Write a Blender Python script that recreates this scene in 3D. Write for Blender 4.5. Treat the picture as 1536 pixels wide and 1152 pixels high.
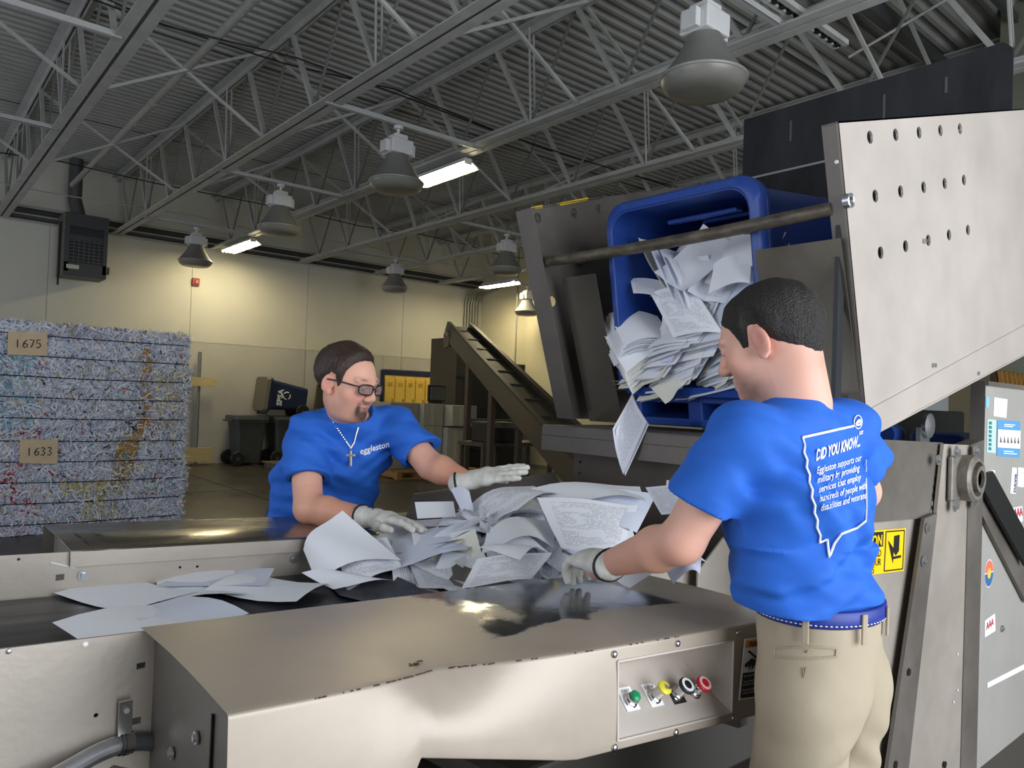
import bpy, bmesh, math, random
import numpy as np
from mathutils import Vector, Matrix
from mathutils.bvhtree import BVHTree

random.seed(7); RNG = np.random.default_rng(7)
SC = bpy.context.scene
for o in list(bpy.data.objects): bpy.data.objects.remove(o)
COL = SC.collection

# ------------------------------------------------------------------ camera
FPX = 1117.0
YAW, PITCH, ROLL = math.radians(40.05), math.radians(1.16), math.radians(2.13)
CAM = Vector((0, 0, 1.52))
_f = Vector((math.sin(YAW)*math.cos(PITCH), math.cos(YAW)*math.cos(PITCH), math.sin(PITCH)))
_r = Vector((math.cos(YAW), -math.sin(YAW), 0)); _u = _r.cross(_f)
CR = _r*math.cos(ROLL)+_u*math.sin(ROLL); CU = -_r*math.sin(ROLL)+_u*math.cos(ROLL)
cd = bpy.data.cameras.new('camera'); cam = bpy.data.objects.new('camera', cd); COL.objects.link(cam)
cd.sensor_width = 36.0; cd.lens = 36.0*FPX/1536; cd.clip_start = .02; cd.clip_end = 200
M3 = Matrix((CR, CU, -_f)).transposed()
cam.matrix_world = Matrix.Translation(CAM) @ M3.to_4x4()
SC.camera = cam

# ------------------------------------------------------------------ world, daylight, exposure
w = bpy.data.worlds.new('world'); SC.world = w; w.use_nodes = True
w.node_tree.nodes['Background'].inputs[0].default_value = (.62, .74, 1, 1)
w.node_tree.nodes['Background'].inputs[1].default_value = .6
def area(name, loc, rot, sx, sy, power, col):
    l = bpy.data.lights.new(name, 'AREA'); l.shape = 'RECTANGLE'; l.size = sx; l.size_y = sy
    l.energy = power; l.color = col
    o = bpy.data.objects.new(name, l); o.location = loc; o.rotation_euler = rot; COL.objects.link(o); return o
# daylight as if through open doors behind and left of the camera, both unseen and assumed, then an added fill
area('assumed_dock_daylight', (2.6, -3.4, 1.95), (math.radians(90), 0, 0), 5.6, 3.5, 310, (.93, .97, 1))  # area light behind the camera; its dock door is unseen and assumed
area('assumed_side_daylight', (-3.35, 2.2, 1.9), (math.radians(90), 0, math.radians(-90)), 4.2, 3.4, 75, (.90, .95, 1))  # area light on the left; the side door is likewise assumed, out of view
area('far_side_fill_light', (-3.4, 11.6, 1.9), (math.radians(90), 0, math.radians(-90)), 4.6, 3.4, 45, (.93, .96, 1))  # added fill for the dim back of the room, no door known there
SC.view_settings.view_transform = 'Standard'; SC.view_settings.look = 'None'
SC.view_settings.exposure = 0.38; SC.view_settings.gamma = 1; SC.view_settings.use_curve_mapping = False

# ------------------------------------------------------------------ pixel helpers (1536x1152 frame)
def ray(x, y): return CR*((x-768)/FPX) - CU*((y-576)/FPX) + _f
def hit(x, y, ax, v):
    d = ray(x, y); i = 'xyz'.index(ax); return CAM + d*((v-CAM[i])/d[i])
def HX(x, y, v): return hit(x, y, 'x', v)
def HY(x, y, v): return hit(x, y, 'y', v)
def HZ(x, y, v): return hit(x, y, 'z', v)
def HD(x, y, d): return CAM + ray(x, y)*d

# ------------------------------------------------------------------ materials
MATS = {}
def rgb(h):   # sRGB 0-255 -> linear
    return tuple((c/255/12.92 if c/255 <= .04045 else ((c/255+.055)/1.055)**2.4) for c in h)
def mat(name, col, rough=.5, metal=0., var=.0, vscale=6., bump=0., bscale=40., stretch=None, col2=None, spec=.5, emit=None, estr=0, rvar=0., alpha=None, trans=0):
    if name in MATS: return MATS[name]
    m = bpy.data.materials.new(name); m.use_nodes = True; nt = m.node_tree; N = nt.nodes; L = nt.links
    b = N['Principled BSDF']; c = rgb(col)
    b.inputs['Base Color'].default_value = (*c, 1); b.inputs['Roughness'].default_value = rough
    b.inputs['Metallic'].default_value = metal; b.inputs['Specular IOR Level'].default_value = spec
    if trans: b.inputs['Transmission Weight'].default_value = trans
    if emit: b.inputs['Emission Color'].default_value = (*rgb(emit), 1); b.inputs['Emission Strength'].default_value = estr
    tc = N.new('ShaderNodeTexCoord'); mp = N.new('ShaderNodeMapping'); L.new(tc.outputs['Object'], mp.inputs[0])
    if stretch: mp.inputs['Scale'].default_value = stretch
    if var or col2 or rvar:
        n = N.new('ShaderNodeTexNoise'); n.inputs['Scale'].default_value = vscale; n.inputs['Detail'].default_value = 6; n.inputs['Roughness'].default_value = .62
        L.new(mp.outputs[0], n.inputs['Vector'])
        r = N.new('ShaderNodeValToRGB'); L.new(n.outputs[0], r.inputs[0])
        r.color_ramp.elements[0].position = .3; r.color_ramp.elements[1].position = .7
        if col2: a, d = c, rgb(col2)
        else: a, d = tuple(x*(1-var) for x in c), tuple(min(1, x*(1+var)) for x in c)
        r.color_ramp.elements[0].color = (*a, 1); r.color_ramp.elements[1].color = (*d, 1)
        if var or col2: L.new(r.outputs[0], b.inputs['Base Color'])
        if rvar:
            mr = N.new('ShaderNodeMapRange'); L.new(n.outputs[0], mr.inputs[0])
            mr.inputs[1].default_value = .3; mr.inputs[2].default_value = .7
            mr.inputs[3].default_value = max(.03, rough-rvar); mr.inputs[4].default_value = min(1, rough+rvar)
            L.new(mr.outputs[0], b.inputs['Roughness'])
    if bump:
        n2 = N.new('ShaderNodeTexNoise'); n2.inputs['Scale'].default_value = bscale; n2.inputs['Detail'].default_value = 5
        L.new(mp.outputs[0], n2.inputs['Vector'])
        bp = N.new('ShaderNodeBump'); bp.inputs['Strength'].default_value = bump; bp.inputs['Distance'].default_value = .01
        L.new(n2.outputs[0], bp.inputs['Height']); L.new(bp.outputs[0], b.inputs['Normal'])
    MATS[name] = m; return m
def attr_mat(name, rough=.6, spec=.3, sss=0., bump=0., bscale=60):
    m = mat(name, (200, 200, 200), rough, spec=spec, bump=bump, bscale=bscale)
    nt = m.node_tree; a = nt.nodes.new('ShaderNodeAttribute'); a.attribute_name = 'tint'
    b = nt.nodes['Principled BSDF']; nt.links.new(a.outputs['Color'], b.inputs['Base Color'])
    if sss: b.inputs['Subsurface Weight'].default_value = sss; b.inputs['Subsurface Radius'].default_value = (.012, .005, .003)
    return m

STEEL = mat('steel_painted', (176, 167, 157), .42, .35, var=.10, vscale=3, bump=.05, bscale=60, rvar=.06)
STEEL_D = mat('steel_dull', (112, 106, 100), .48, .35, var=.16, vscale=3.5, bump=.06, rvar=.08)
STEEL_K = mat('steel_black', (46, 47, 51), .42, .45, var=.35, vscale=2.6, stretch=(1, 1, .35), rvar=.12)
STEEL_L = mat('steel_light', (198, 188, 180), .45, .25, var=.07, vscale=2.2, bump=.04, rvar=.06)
ZINC = mat('zinc', (190, 192, 195), .3, .85, var=.12, vscale=30)
CHROME = mat('chrome', (205, 205, 208), .12, 1.)
RUBBER = mat('rubber', (34, 35, 38), .62, var=.2, vscale=8)
BELT = mat('belt_rubber', (40, 41, 45), .45, var=.22, vscale=7, stretch=(.25, 3, 1), rvar=.1)
DARK = mat('dark_void', (20, 19, 18), .8)
JOIST = mat('joist_paint', (174, 174, 170), .55, var=.14, vscale=4)
DECK = mat('deck_paint', (162, 162, 157), .6, var=.12, vscale=1.6)
PIPEM = mat('pipe_paint', (172, 172, 166), .5, var=.1)
LAMPB = mat('lamp_housing', (120, 120, 116), .5, .1, var=.06)
LAMPW = mat('lamp_ballast', (205, 206, 206), .5, var=.05)
LAMPL = mat('lamp_lens', (128, 126, 118), .35, var=.05)
BLACK = mat('black_paint', (22, 22, 24), .5)
WHITE = mat('white_print', (240, 241, 243), .6)
YELLOW = mat('yellow_sticker', (245, 205, 20), .4)
BLUEP = mat('blue_plastic', (30, 66, 146), .42, var=.10, vscale=20, bump=.05, bscale=120)
BLUED = mat('navy_plastic', (30, 42, 78), .45, var=.12)
GREYP = mat('grey_plastic', (66, 69, 71), .5, var=.1)
WOOD = mat('raw_wood', (196, 178, 128), .65, var=.15, vscale=5, stretch=(1, 8, 8))
PALLETW = mat('pallet_wood', (150, 112, 72), .7, var=.2, vscale=6)
CARD = mat('cardboard', (214, 192, 160), .75, var=.06, vscale=12)

# ------------------------------------------------------------------ mesh builder
ORG = {}
def V(*a): return Vector(a)
class MB:
    def __init__(s, xf=None): s.v = []; s.f = []; s.xf = xf
    def raw(s, vs, fs):
        n = len(s.v)
        for p in vs:
            p = Vector(p); s.v.append(s.xf @ p if s.xf else p)
        s.f += [tuple(i+n for i in f) for f in fs]; return s
    def box(s, c, size, R=None):
        c = Vector(c); h = [x/2 for x in size]; vs = []
        for x in (-1, 1):
            for y in (-1, 1):
                for z in (-1, 1):
                    p = Vector((x*h[0], y*h[1], z*h[2])); vs.append(c+(R @ p if R else p))
        return s.raw(vs, [(0, 1, 3, 2), (4, 6, 7, 5), (0, 4, 5, 1), (2, 3, 7, 6), (0, 2, 6, 4), (1, 5, 7, 3)])
    def b2(s, lo, hi):
        return s.box([(a+b)/2 for a, b in zip(lo, hi)], [abs(b-a) for a, b in zip(lo, hi)])
    def beam(s, a, b, w_, h_, up=(0, 0, 1)):
        a = Vector(a); b = Vector(b); d = (b-a).normalized(); u = Vector(up)
        if abs(d.dot(u)) > .98: u = Vector((0, 1, 0))
        x = d.cross(u).normalized(); z = x.cross(d)
        vs = [p + x*(w_/2*i) + z*(h_/2*j) for p in (a, b) for i, j in ((-1, -1), (1, -1), (1, 1), (-1, 1))]
        return s.raw(vs, [(3, 2, 1, 0), (4, 5, 6, 7), (0, 1, 5, 4), (1, 2, 6, 5), (2, 3, 7, 6), (3, 0, 4, 7)])
    def cyl(s, a, b, r, n=12, r2=None, cap=True):
        a = Vector(a); b = Vector(b); d = (b-a).normalized(); u = Vector((0, 0, 1)) if abs(d.z) < .9 else Vector((1, 0, 0))
        x = d.cross(u).normalized(); y = d.cross(x); r2 = r if r2 is None else r2
        vs = []
        for p, q in ((a, r), (b, r2)):
            for i in range(n):
                t = 2*math.pi*i/n; vs.append(p + x*(q*math.cos(t)) + y*(q*math.sin(t)))
        fs = [(i, (i+1) % n, n+(i+1) % n, n+i) for i in range(n)]
        if cap: fs += [tuple(range(n))[::-1], tuple(range(n, 2*n))]
        return s.raw(vs, fs)
    def lathe(s, prof, c, ax=(0, 0, 1), n=24, cap=True):
        c = Vector(c); d = Vector(ax).normalized(); u = Vector((0, 0, 1)) if abs(d.z) < .9 else Vector((1, 0, 0))
        x = d.cross(u).normalized(); y = d.cross(x); vs = []
        for r, z in prof:
            for i in range(n):
                t = 2*math.pi*i/n; vs.append(c + d*z + x*(r*math.cos(t)) + y*(r*math.sin(t)))
        fs = []
        for k in range(len(prof)-1):
            for i in range(n):
                j = (i+1) % n; fs.append((k*n+i, k*n+j, (k+1)*n+j, (k+1)*n+i))
        if cap: fs += [tuple(range(n))[::-1], tuple(range((len(prof)-1)*n, len(prof)*n))]
        return s.raw(vs, fs)
    def tube(s, pts, r, n=8, closed=False):
        pts = [Vector(p) for p in pts]; m = len(pts); vs = []; up = None
        for i, p in enumerate(pts):
            if closed: d = (pts[(i+1) % m]-pts[i-1]).normalized()
            else: d = (pts[min(i+1, m-1)]-pts[max(i-1, 0)]).normalized()
            if up is None: up = Vector((0, 0, 1)) if abs(d.z) < .9 else Vector((1, 0, 0))
            x = d.cross(up).normalized(); y = x.cross(d); up = y
            q = r[i] if isinstance(r, (list, tuple)) else r
            for k in range(n):
                t = 2*math.pi*k/n; vs.append(p + x*(q*math.cos(t)) + y*(q*math.sin(t)))
        fs = [(i*n+k, i*n+(k+1) % n, ((i+1) % m)*n+(k+1) % n, ((i+1) % m)*n+k) for i in range(m if closed else m-1) for k in range(n)]
        if not closed: fs += [tuple(range(n))[::-1], tuple(range((m-1)*n, m*n))]
        return s.raw(vs, fs)
    def plate(s, poly, off):   # polygon extruded by vector off
        poly = [Vector(p) for p in poly]; off = Vector(off); n = len(poly)
        nn = Vector((0, 0, 0))
        for i in range(n): nn += (poly[i]-poly[0]).cross(poly[(i+1) % n]-poly[0])
        if nn.dot(off) > 0: poly = poly[::-1]
        vs = poly+[p+off for p in poly]
        return s.raw(vs, [tuple(range(n)), tuple(range(n, 2*n))[::-1]]+[((i+1) % n, i, n+i, n+(i+1) % n) for i in range(n)])
    def grid(s, P):   # P[i][j] points
        n, m = len(P), len(P[0])
        return s.raw([p for row in P for p in row], [(i*m+j, (i+1)*m+j, (i+1)*m+j+1, i*m+j+1) for i in range(n-1) for j in range(m-1)])
    def build(s, name, material, parent=None, smooth=False, bevel=0, loc=None, fix=True):
        me = bpy.data.meshes.new(name)
        if parent is not None: org = ORG[parent.name]
        elif loc is not None: org = Vector(loc)
        else:
            xs = [p.x for p in s.v]; ys = [p.y for p in s.v]; zs = [p.z for p in s.v]
            org = Vector(((min(xs)+max(xs))/2, (min(ys)+max(ys))/2, min(zs)))
        me.from_pydata([tuple(p-org) for p in s.v], [], s.f); me.update()
        if fix:
            bm = bmesh.new(); bm.from_mesh(me); bmesh.ops.recalc_face_normals(bm, faces=bm.faces); bm.to_mesh(me); bm.free()
        if smooth == 'auto':
            me.shade_smooth(); me.set_sharp_from_angle(angle=math.radians(38))
        elif smooth: me.shade_smooth()
        me.materials.append(material)
        o = bpy.data.objects.new(name, me); COL.objects.link(o); ORG[o.name] = org.copy()
        if parent is not None: o.parent = parent
        else: o.location = org
        if bevel:
            b = o.modifiers.new('bevel', 'BEVEL'); b.width = bevel; b.segments = 2; b.limit_method = 'ANGLE'; b.angle_limit = math.radians(40)
        return o
def tag(o, label=None, cat=None, group=None, kind=None):
    if label: o['label'] = label
    if cat: o['category'] = cat
    if group: o['group'] = group
    if kind: o['kind'] = kind
    return o
def thing(name, loc, label, cat, group=None, kind=None):
    o = bpy.data.objects.new(name, None); o.location = loc; o.empty_display_size = .1; COL.objects.link(o); ORG[o.name] = Vector(loc)
    return tag(o, label, cat, group, kind)
def dup(root, loc, label=None, group=None, rotz=None):
    def cp(o, par):
        c = o.copy(); COL.objects.link(c); c.parent = par
        for ch in list(o.children): cp(ch, c)
        return c
    r = cp(root, None); r.location = loc; ORG[r.name] = Vector(loc)
    if rotz is not None: r.rotation_euler.z = rotz
    if label: r['label'] = label
    if group: r['group'] = group
    return r
def np_mesh(name, verts, faces, material, parent=None, org=None, smooth=True, tint=None, loc=None):
    """verts (n,3) world, faces (m,4) or (m,3) ints"""
    verts = np.asarray(verts, np.float64); faces = np.asarray(faces, np.int32)
    if org is None: org = np.array(ORG[parent.name]) if parent is not None else (np.array(loc) if loc is not None else np.array([verts[:, 0].mean(), verts[:, 1].mean(), verts[:, 2].min()]))
    me = bpy.data.meshes.new(name); k = faces.shape[1]
    me.vertices.add(len(verts)); me.vertices.foreach_set('co', (verts-org).astype(np.float32).ravel())
    me.loops.add(faces.size); me.loops.foreach_set('vertex_index', faces.ravel())
    me.polygons.add(len(faces)); me.polygons.foreach_set('loop_start', np.arange(0, faces.size, k, dtype=np.int32))
    me.update(calc_edges=True); me.validate()
    if smooth: me.shade_smooth()
    if tint is not None:
        a = me.color_attributes.new('tint', 'FLOAT_COLOR', 'POINT')
        a.data.foreach_set('color', np.c_[tint, np.ones(len(tint))].astype(np.float32).ravel())
    me.materials.append(material)
    o = bpy.data.objects.new(name, me); COL.objects.link(o); ORG[o.name] = Vector(org)
    if parent is not None: o.parent = parent
    else: o.location = org
    return o
def text_geo(s, size=1., align='LEFT', res=2, bold=0.):
    c = bpy.data.curves.new('t', 'FONT'); c.body = s; c.size = size; c.align_x = align; c.resolution_u = res; c.offset = bold
    o = bpy.data.objects.new('t', c); me = o.to_mesh()
    vs = [(v.co.x, v.co.y) for v in me.vertices]; fs = [tuple(p.vertices) for p in me.polygons]
    o.to_mesh_clear(); bpy.data.objects.remove(o); bpy.data.curves.remove(c); return vs, fs
def put_text(mb, s, org, ex, ey, size, align='LEFT', bold=0., lift=None, res=2):
    ex = Vector(ex).normalized(); ey = Vector(ey).normalized(); org = Vector(org)
    n = ex.cross(ey).normalized(); lift = .0015 if lift is None else lift
    vs, fs = text_geo(s, size, align, res, bold)
    mb.raw([org+ex*x+ey*y+n*lift for x, y in vs], fs); return mb
def struct(o): o['kind'] = 'structure'; return o
# ------------------------------------------------------------------ room shell
XL, XR, YF, YB, ZD = -3.6, 11.8, -3.6, 15.4, 5.45
floor_m = mat('floor_concrete', (66, 60, 53), .32, var=.22, vscale=.9, bump=.04, bscale=20, rvar=.1)
fl = MB()
fl.b2((XL, YF, -.2), (XR+.2, YB+.2, 0))
FLOOR = struct(fl.build('floor', floor_m))
FLOOR['label'] = 'dark polished concrete floor with saw-cut joints'
jm = mat('floor_joint', (40, 37, 34), .8)
j = MB()
for y in (11.2,): j.b2((XL, y-.015, 0), (XR, y+.015, .002))
j.build('floor_joint', jm, FLOOR)
j = MB(); j.b2((4.1, 3.4, 0), (4.13, YB, .002)); j.build('floor_joint', jm, FLOOR)

wall_u = mat('wall_paint_upper', (205, 203, 190), .55, var=.05, vscale=.8)
wall_l = mat('wall_panel_lower', (186, 184, 174), .5, var=.07, vscale=1.2)
wb = MB(); wb.b2((XL, YB+.02, 0), (XR+.2, YB+.2, ZD+.1))
WB = struct(wb.build('wall_back', wall_u)); WB['label'] = 'pale painted back wall above tall lower panels'
x = 4.56-2.44*3
while x < XR-.1:
    x1 = min(x+2.44, XR)
    if not (x1 > 8.9 and x < 10.4):
        MB().b2((x+.006, YB-.012, 0), (x1-.006, YB+.02, 2.42)).build('wall_panel', wall_l, WB)
    else:
        if x < 8.95: MB().b2((x+.006, YB-.012, 0), (8.95, YB+.02, 2.42)).build('wall_panel', wall_l, WB)
        if x1 > 10.45: MB().b2((10.45, YB-.012, 0), (x1-.006, YB+.02, 2.42)).build('wall_panel', wall_l, WB)
        MB().b2((max(x, 8.95)+.006, YB-.012, 2.12), (min(x1, 10.45)-.006, YB+.02, 2.42)).build('wall_panel', wall_l, WB)
    x += 2.44
x = 2.12-2.44*2
while x < XR-.1:
    MB().b2((max(x, XL)+.005, YB, 2.43), (min(x+2.44, XR)-.005, YB+.02, 4.34)).build('upper_panel', wall_u, WB); x += 2.44
# corrugated closure above the wall and angle trims along its top
struct(MB().b2((XL, YB-.10, 4.335), (XR, YB+.02, 4.375)).build('trim_1', mat('trim_dark', (58, 57, 54), .6)))
struct(MB().b2((XL, YB-.06, 4.40), (XR, YB+.02, 4.425)).build('trim_2', JOIST))
struct(MB().b2((XL, YB-.02, 4.43), (XR, YB+.02, 4.56)).build('trim_3', mat('trim_dark', (58, 57, 54), .6)))
wr = MB(); wr.b2((XR, YF, 0), (XR+.2, YB+.2, ZD+.1)); WR = struct(wr.build('wall_right', mat('wall_right_paint', (212, 205, 176), .55, var=.05, vscale=.8)))
MB().b2((XR-.012, 2.5, 0), (XR, YB-.02, 2.42)).build('wall_panel', mat('wall_right_paint', (212, 205, 176)), WR)
# partition that meets the roof deck behind the tipper
struct(MB().b2((8.1, YF, 0), (8.3, 2.5, ZD+.06)).build('wall_partition', mat('partition_paint', (112, 116, 100), .6, var=.06)))
# wall behind the camera with an assumed, unseen loading-door opening, and the left wall with another assumed one, its far opening added for the fill
wf = MB(); wf.b2((XL, YF-.2, 0), (-.3, YF, ZD+.1)); wf.b2((5.5, YF-.2, 0), (XR+.2, YF, ZD+.1)); wf.b2((-.3, YF-.2, 3.8), (5.5, YF, ZD+.1))
struct(wf.build('wall_front', wall_u))
wl = MB(); wl.b2((XL-.2, YF, 0), (XL, 0, ZD+.1)); wl.b2((XL-.2, 4.4, 0), (XL, 9.2, ZD+.1)); wl.b2((XL-.2, 0, 3.7), (XL, 4.4, ZD+.1)); wl.b2((XL-.2, 14.0, 0), (XL, YB+.2, ZD+.1)); wl.b2((XL-.2, 9.2, 3.7), (XL, 14.0, ZD+.1))
struct(wl.build('wall_left', wall_u))
# fluted steel roof deck
prof = [(0, 0), (.045, 0), (.065, .045), (.13, .045), (.15, 0)]
pts = []; y = YF
while y < YB+.1:
    for a, b in prof[:-1]: pts.append((y+a, ZD+b))
    y += .15
n = len(pts); vs = [(XL, p[0], p[1]) for p in pts]+[(XR+.1, p[0], p[1]) for p in pts]
vs += [(XL, pts[0][0], ZD+.12), (XL, pts[-1][0], ZD+.12), (XR+.1, pts[0][0], ZD+.12), (XR+.1, pts[-1][0], ZD+.12)]
fs = [(i, i+1, n+i+1, n+i) for i in range(n-1)]+[(2*n, 2*n+1, 2*n+3, 2*n+2)]
CEIL = struct(MB().raw(vs, fs).build('ceiling', DECK, fix=False)); CEIL['label'] = 'fluted grey steel roof deck'
for yy in (4.35, 8.9, 12.6): MB().b2((XL, yy, ZD-.005), (XR, yy+.03, ZD+.004)).build('deck_seam', mat('deck_seam', (74, 74, 72), .7), CEIL)

# ------------------------------------------------------------------ roof joists
JX = [1.38, 3.16, 4.95, 6.77, 8.6, 10.4]; ZB, ZT = 4.30, 5.36
names = ['roof joist nearest the unit heater, leftmost in view', 'roof joist reaching the wall just right of the unit heater',
         'roof joist carrying the two nearer fluorescent fixtures', 'roof joist passing right behind the tipper top', 'second farthest roof joist, right of the tipper joist', 'farthest roof joist, beside the corner conduits']
def chord_geo(up):
    m = MB(); y0, y1 = YF+.3, YB-.02; s = 1 if up else -1
    z = ZT if up else ZB
    for sx in (-1, 1):
        m.b2((sx*.014, y0, z-.007), (sx*.104, y1, z+.007)); m.b2((sx*.014, y0, z-.003), (sx*.026, y1, z+s*-.075 if up else z+.075))
    return m
def proto_joist(x, lab):
    t = thing('roof_joist', (x, 0, 0), 'painted steel bar joist: '+lab, 'roof joist', 'roof joists')
    for up, nm in ((1, 'top_chord'), (0, 'bottom_chord')):
        m = chord_geo(up); m.v = [p+Vector((x, 0, 0)) for p in m.v]; m.build(nm, JOIST, t)
    k = 0; y = YB-.35
    while y > -.4:
        a = (x, y, ZT-.03); b = (x, y-.62, ZB+.04)
        MB().beam(a, b, .045, .045).build('web_bar', JOIST, t)
        MB().beam(b, (x, y-1.24, ZT-.03), .022, .022).build('web_rod', mat('web_rod', (112, 112, 108), .55), t)
        if k % 3 == 1:
            for dx in (-.03, .03): MB().cyl((x+dx, y-.66, ZB), (x+dx, y-.58, ZT), .012, 6).build('web_upright', JOIST, t)
        y -= 1.24; k += 1
    return t
JO = [proto_joist(JX[0], names[0])]
for x, lab in zip(JX[1:], names[1:]): JO.append(dup(JO[0], (x, 0, 0), 'painted steel bar joist: '+lab))

# X bracing rows and sprinkler pipes between joists
bx = MB()
def brace_row(i, y):
    x0, x1 = JX[i], JX[i+1]
    for k, (a, b) in enumerate((((x0+.02, y-.03, ZB+.03), (x1-.02, y-.03, ZT-.05)), ((x0+.02, y+.03, ZT-.05), (x1-.02, y+.03, ZB+.03)))):
        o = MB().beam(a, b, .028, .03).build('cross_brace', JOIST)
        tag(o, ['slim diagonal brace rising rightwards between two roof joists', 'slim diagonal brace falling rightwards between two roof joists'][k], 'brace', ['braces rising rightwards', 'braces falling rightwards'][k])
for i in range(5):
    for y in (2.9, 5.0, 8.15, 11.4): brace_row(i, y)
for y in (8.15, 11.4):
    o = MB().beam((JX[0]-1.7, y, ZT-.05), (JX[0]-.02, y, ZB+.03), .03, .03).build('cross_brace', JOIST)
    tag(o, 'diagonal brace meeting the leftmost roof joist from its left, row %s' % ('nearer the camera' if y < 9 else 'nearer the wall'), 'brace')
o = MB().cyl((2.27, YF+.3, 4.85), (2.27, 14.4, 4.85), .042, 12).build('sprinkler_pipe', PIPEM, smooth='auto'); tag(o, 'grey sprinkler pipe running between the two leftmost roof joists', 'pipe')
for yy in (6.2, 9.4, 10.3):
    MB().cyl((2.27, yy, 4.85), (2.27, yy+.07, 4.85), .05, 10).build('pipe_coupling', PIPEM, o)
o = MB().cyl((5.3, 3.0, 4.62), (5.3, 14.3, 4.62), .022, 8).build('conduit', PIPEM); tag(o, 'thin conduit running above the third roof joist bottom chord', 'conduit')
o = MB().cyl((5.12, 1.2, 4.50), (5.12, 13.2, 4.42), .018, 8).build('conduit', PIPEM); tag(o, 'thin conduit lying just above the fluorescent fixtures', 'conduit')
for k, (y, z, lab) in enumerate(((7.3, 4.95, 'upper of two black cables strung across the joists'), (7.1, 4.86, 'lower of two black cables strung across the joists'), (12.4, 4.72, 'black cable strung across the joists near the back wall'), (13.9, 4.62, 'grey cable strung along the back wall below the joists'))):
    ps = [(-3+t*1.2, y+.12*math.sin(t*1.7+k), z-.10*abs(math.sin(t*1.1+k))) for t in range(13)]
    o = MB().tube(ps, .009, 5).build('cable', BLACK if k < 3 else PIPEM); tag(o, lab, 'cable')
for z, y, lab in ((4.52, 15.2, 'upper galvanised conduit along the top of the back wall'), (4.30, 15.33, 'lower galvanised conduit along the top of the back wall')):
    o = MB().cyl((-3, y, z), (11.6, y, z), .02, 8).build('conduit', PIPEM); tag(o, lab, 'conduit')
# small fittings dotted along the joists
# perforated strut hanging out at the top of the frame
o = MB(); o.b2((4.15, 2.76, 4.36), (5.6, 2.8, 4.40)); o.b2((4.15, 2.84, 4.36), (5.6, 2.88, 4.40)); o.b2((4.15, 2.78, 4.39), (5.6, 2.86, 4.40))
o = o.build('strut_channel', JOIST); tag(o, 'perforated steel strut channel above the biggest lamp', 'strut')
for i in range(14): MB().b2((4.22+i*.1, 2.80, 4.352), (4.26+i*.1, 2.84, 4.389)).build('slot', BLACK, o)
o = MB().b2((5.4, 3.1, 5.18), (8.6, 3.2, 5.3)).build('steel_channel', mat('galv_dark', (96, 99, 100), .4, .5)); tag(o, 'dark galvanised channel under the roof deck above the tipper', 'channel')
o = MB().b2((6.0, 2.35, 5.28), (8.1, 2.4, 5.36)).build('steel_channel', mat('galv_dark', (96, 99, 100))); tag(o, 'second dark galvanised channel, nearer the partition wall', 'channel')
o = MB().cyl((7.2, 2.2, 5.4), (6.9, 3.4, 4.9), .014, 6).build('hanger_rod', JOIST); tag(o, 'thin slanted hanger rod above the black tipper plate', 'rod')

# ------------------------------------------------------------------ cross bars and high-bay lamps
def bar(x0, x1, y, lab, z=4.28):
    o = MB(); o.b2((x0, y-.02, z), (x1, y+.02, z+.006)); o.b2((x0, y-.02, z), (x0+.001+x1-x0, y-.014, z+.05))
    tag(o.build('lamp_bar', mat('bar_paint', (172, 173, 172), .5, var=.06)), lab, 'cross bar')
bar(-2.0, 1.33, 6.6, 'pale cross bar at the top left of the frame'); bar(-2.0, 1.33, 9.5, 'pale cross bar left of the leftmost joist, farther one')
bar(3.1, 5.0, 6.62, 'pale cross bar above the middle bell lamp'); bar(3.1, 5.0, 9.67, 'pale cross bar above the lamp left of centre'); bar(3.1, 5.0, 13.3, 'pale cross bar above the leftmost bell lamp')
bar(6.7, 8.7, 13.2, 'pale cross bar above the small far lamp'); bar(6.7, 8.7, 9.62, 'pale cross bar above the lamp beside the tipper plate'); bar(10.3, 11.79, 12.9, 'pale cross bar above the dark far lamp', 4.12); bar(3.1, 5.0, 2.92, 'pale cross bar above the biggest lamp', 4.3)
def lamp(x, y, lab, z0=4.28):
    t = thing('high_bay_lamp', (x, y, z0), lab, 'lamp', 'bell high-bay lamps')
    m = MB(); m.cyl((x, y, z0-.10), (x, y, z0+.0), .016, 8); m.lathe([(.05, -.03), (.05, 0)], (x, y, z0), n=10); m.build('hanger', LAMPW, t)
    m = MB(); m.box((x, y, z0-.125), (.15, .15, .06)); m.build('junction_box', LAMPW, t, bevel=.008)
    bl = MB().box((x, y, z0-.225), (.25, .22, .15)).build('ballast_box', LAMPW, t, bevel=.012)
    for s in (-1, 1): MB().box((x+s*.15, y, z0-.235), (.05, .12, .12)).build('ballast_ear', LAMPW, bl, bevel=.006)
    m = MB(); m.lathe([(.10, 0), (.115, -.03), (.145, -.10), (.20, -.19), (.262, -.275), (.275, -.285)], (x, y, z0-.285), n=36, cap=False); m.build('reflector', LAMPB, t, smooth='auto')
    m = MB(); m.lathe([(.275, 0), (.285, -.005), (.283, -.018), (.272, -.022)], (x, y, z0-.57), n=36, cap=False); m.build('rim_band', mat('lamp_band', (150, 150, 146), .4, .2), t, smooth=True)
    m = MB(); m.lathe([(.272, 0), (.255, -.045), (.215, -.075), (.12, -.085), (.02, -.088)], (x, y, z0-.592), n=36); m.build('lens', LAMPL, t, smooth='auto')
    return t
L0 = lamp(3.98, 2.92, 'biggest bell lamp, hanging at the top of the frame', 4.22)
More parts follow.
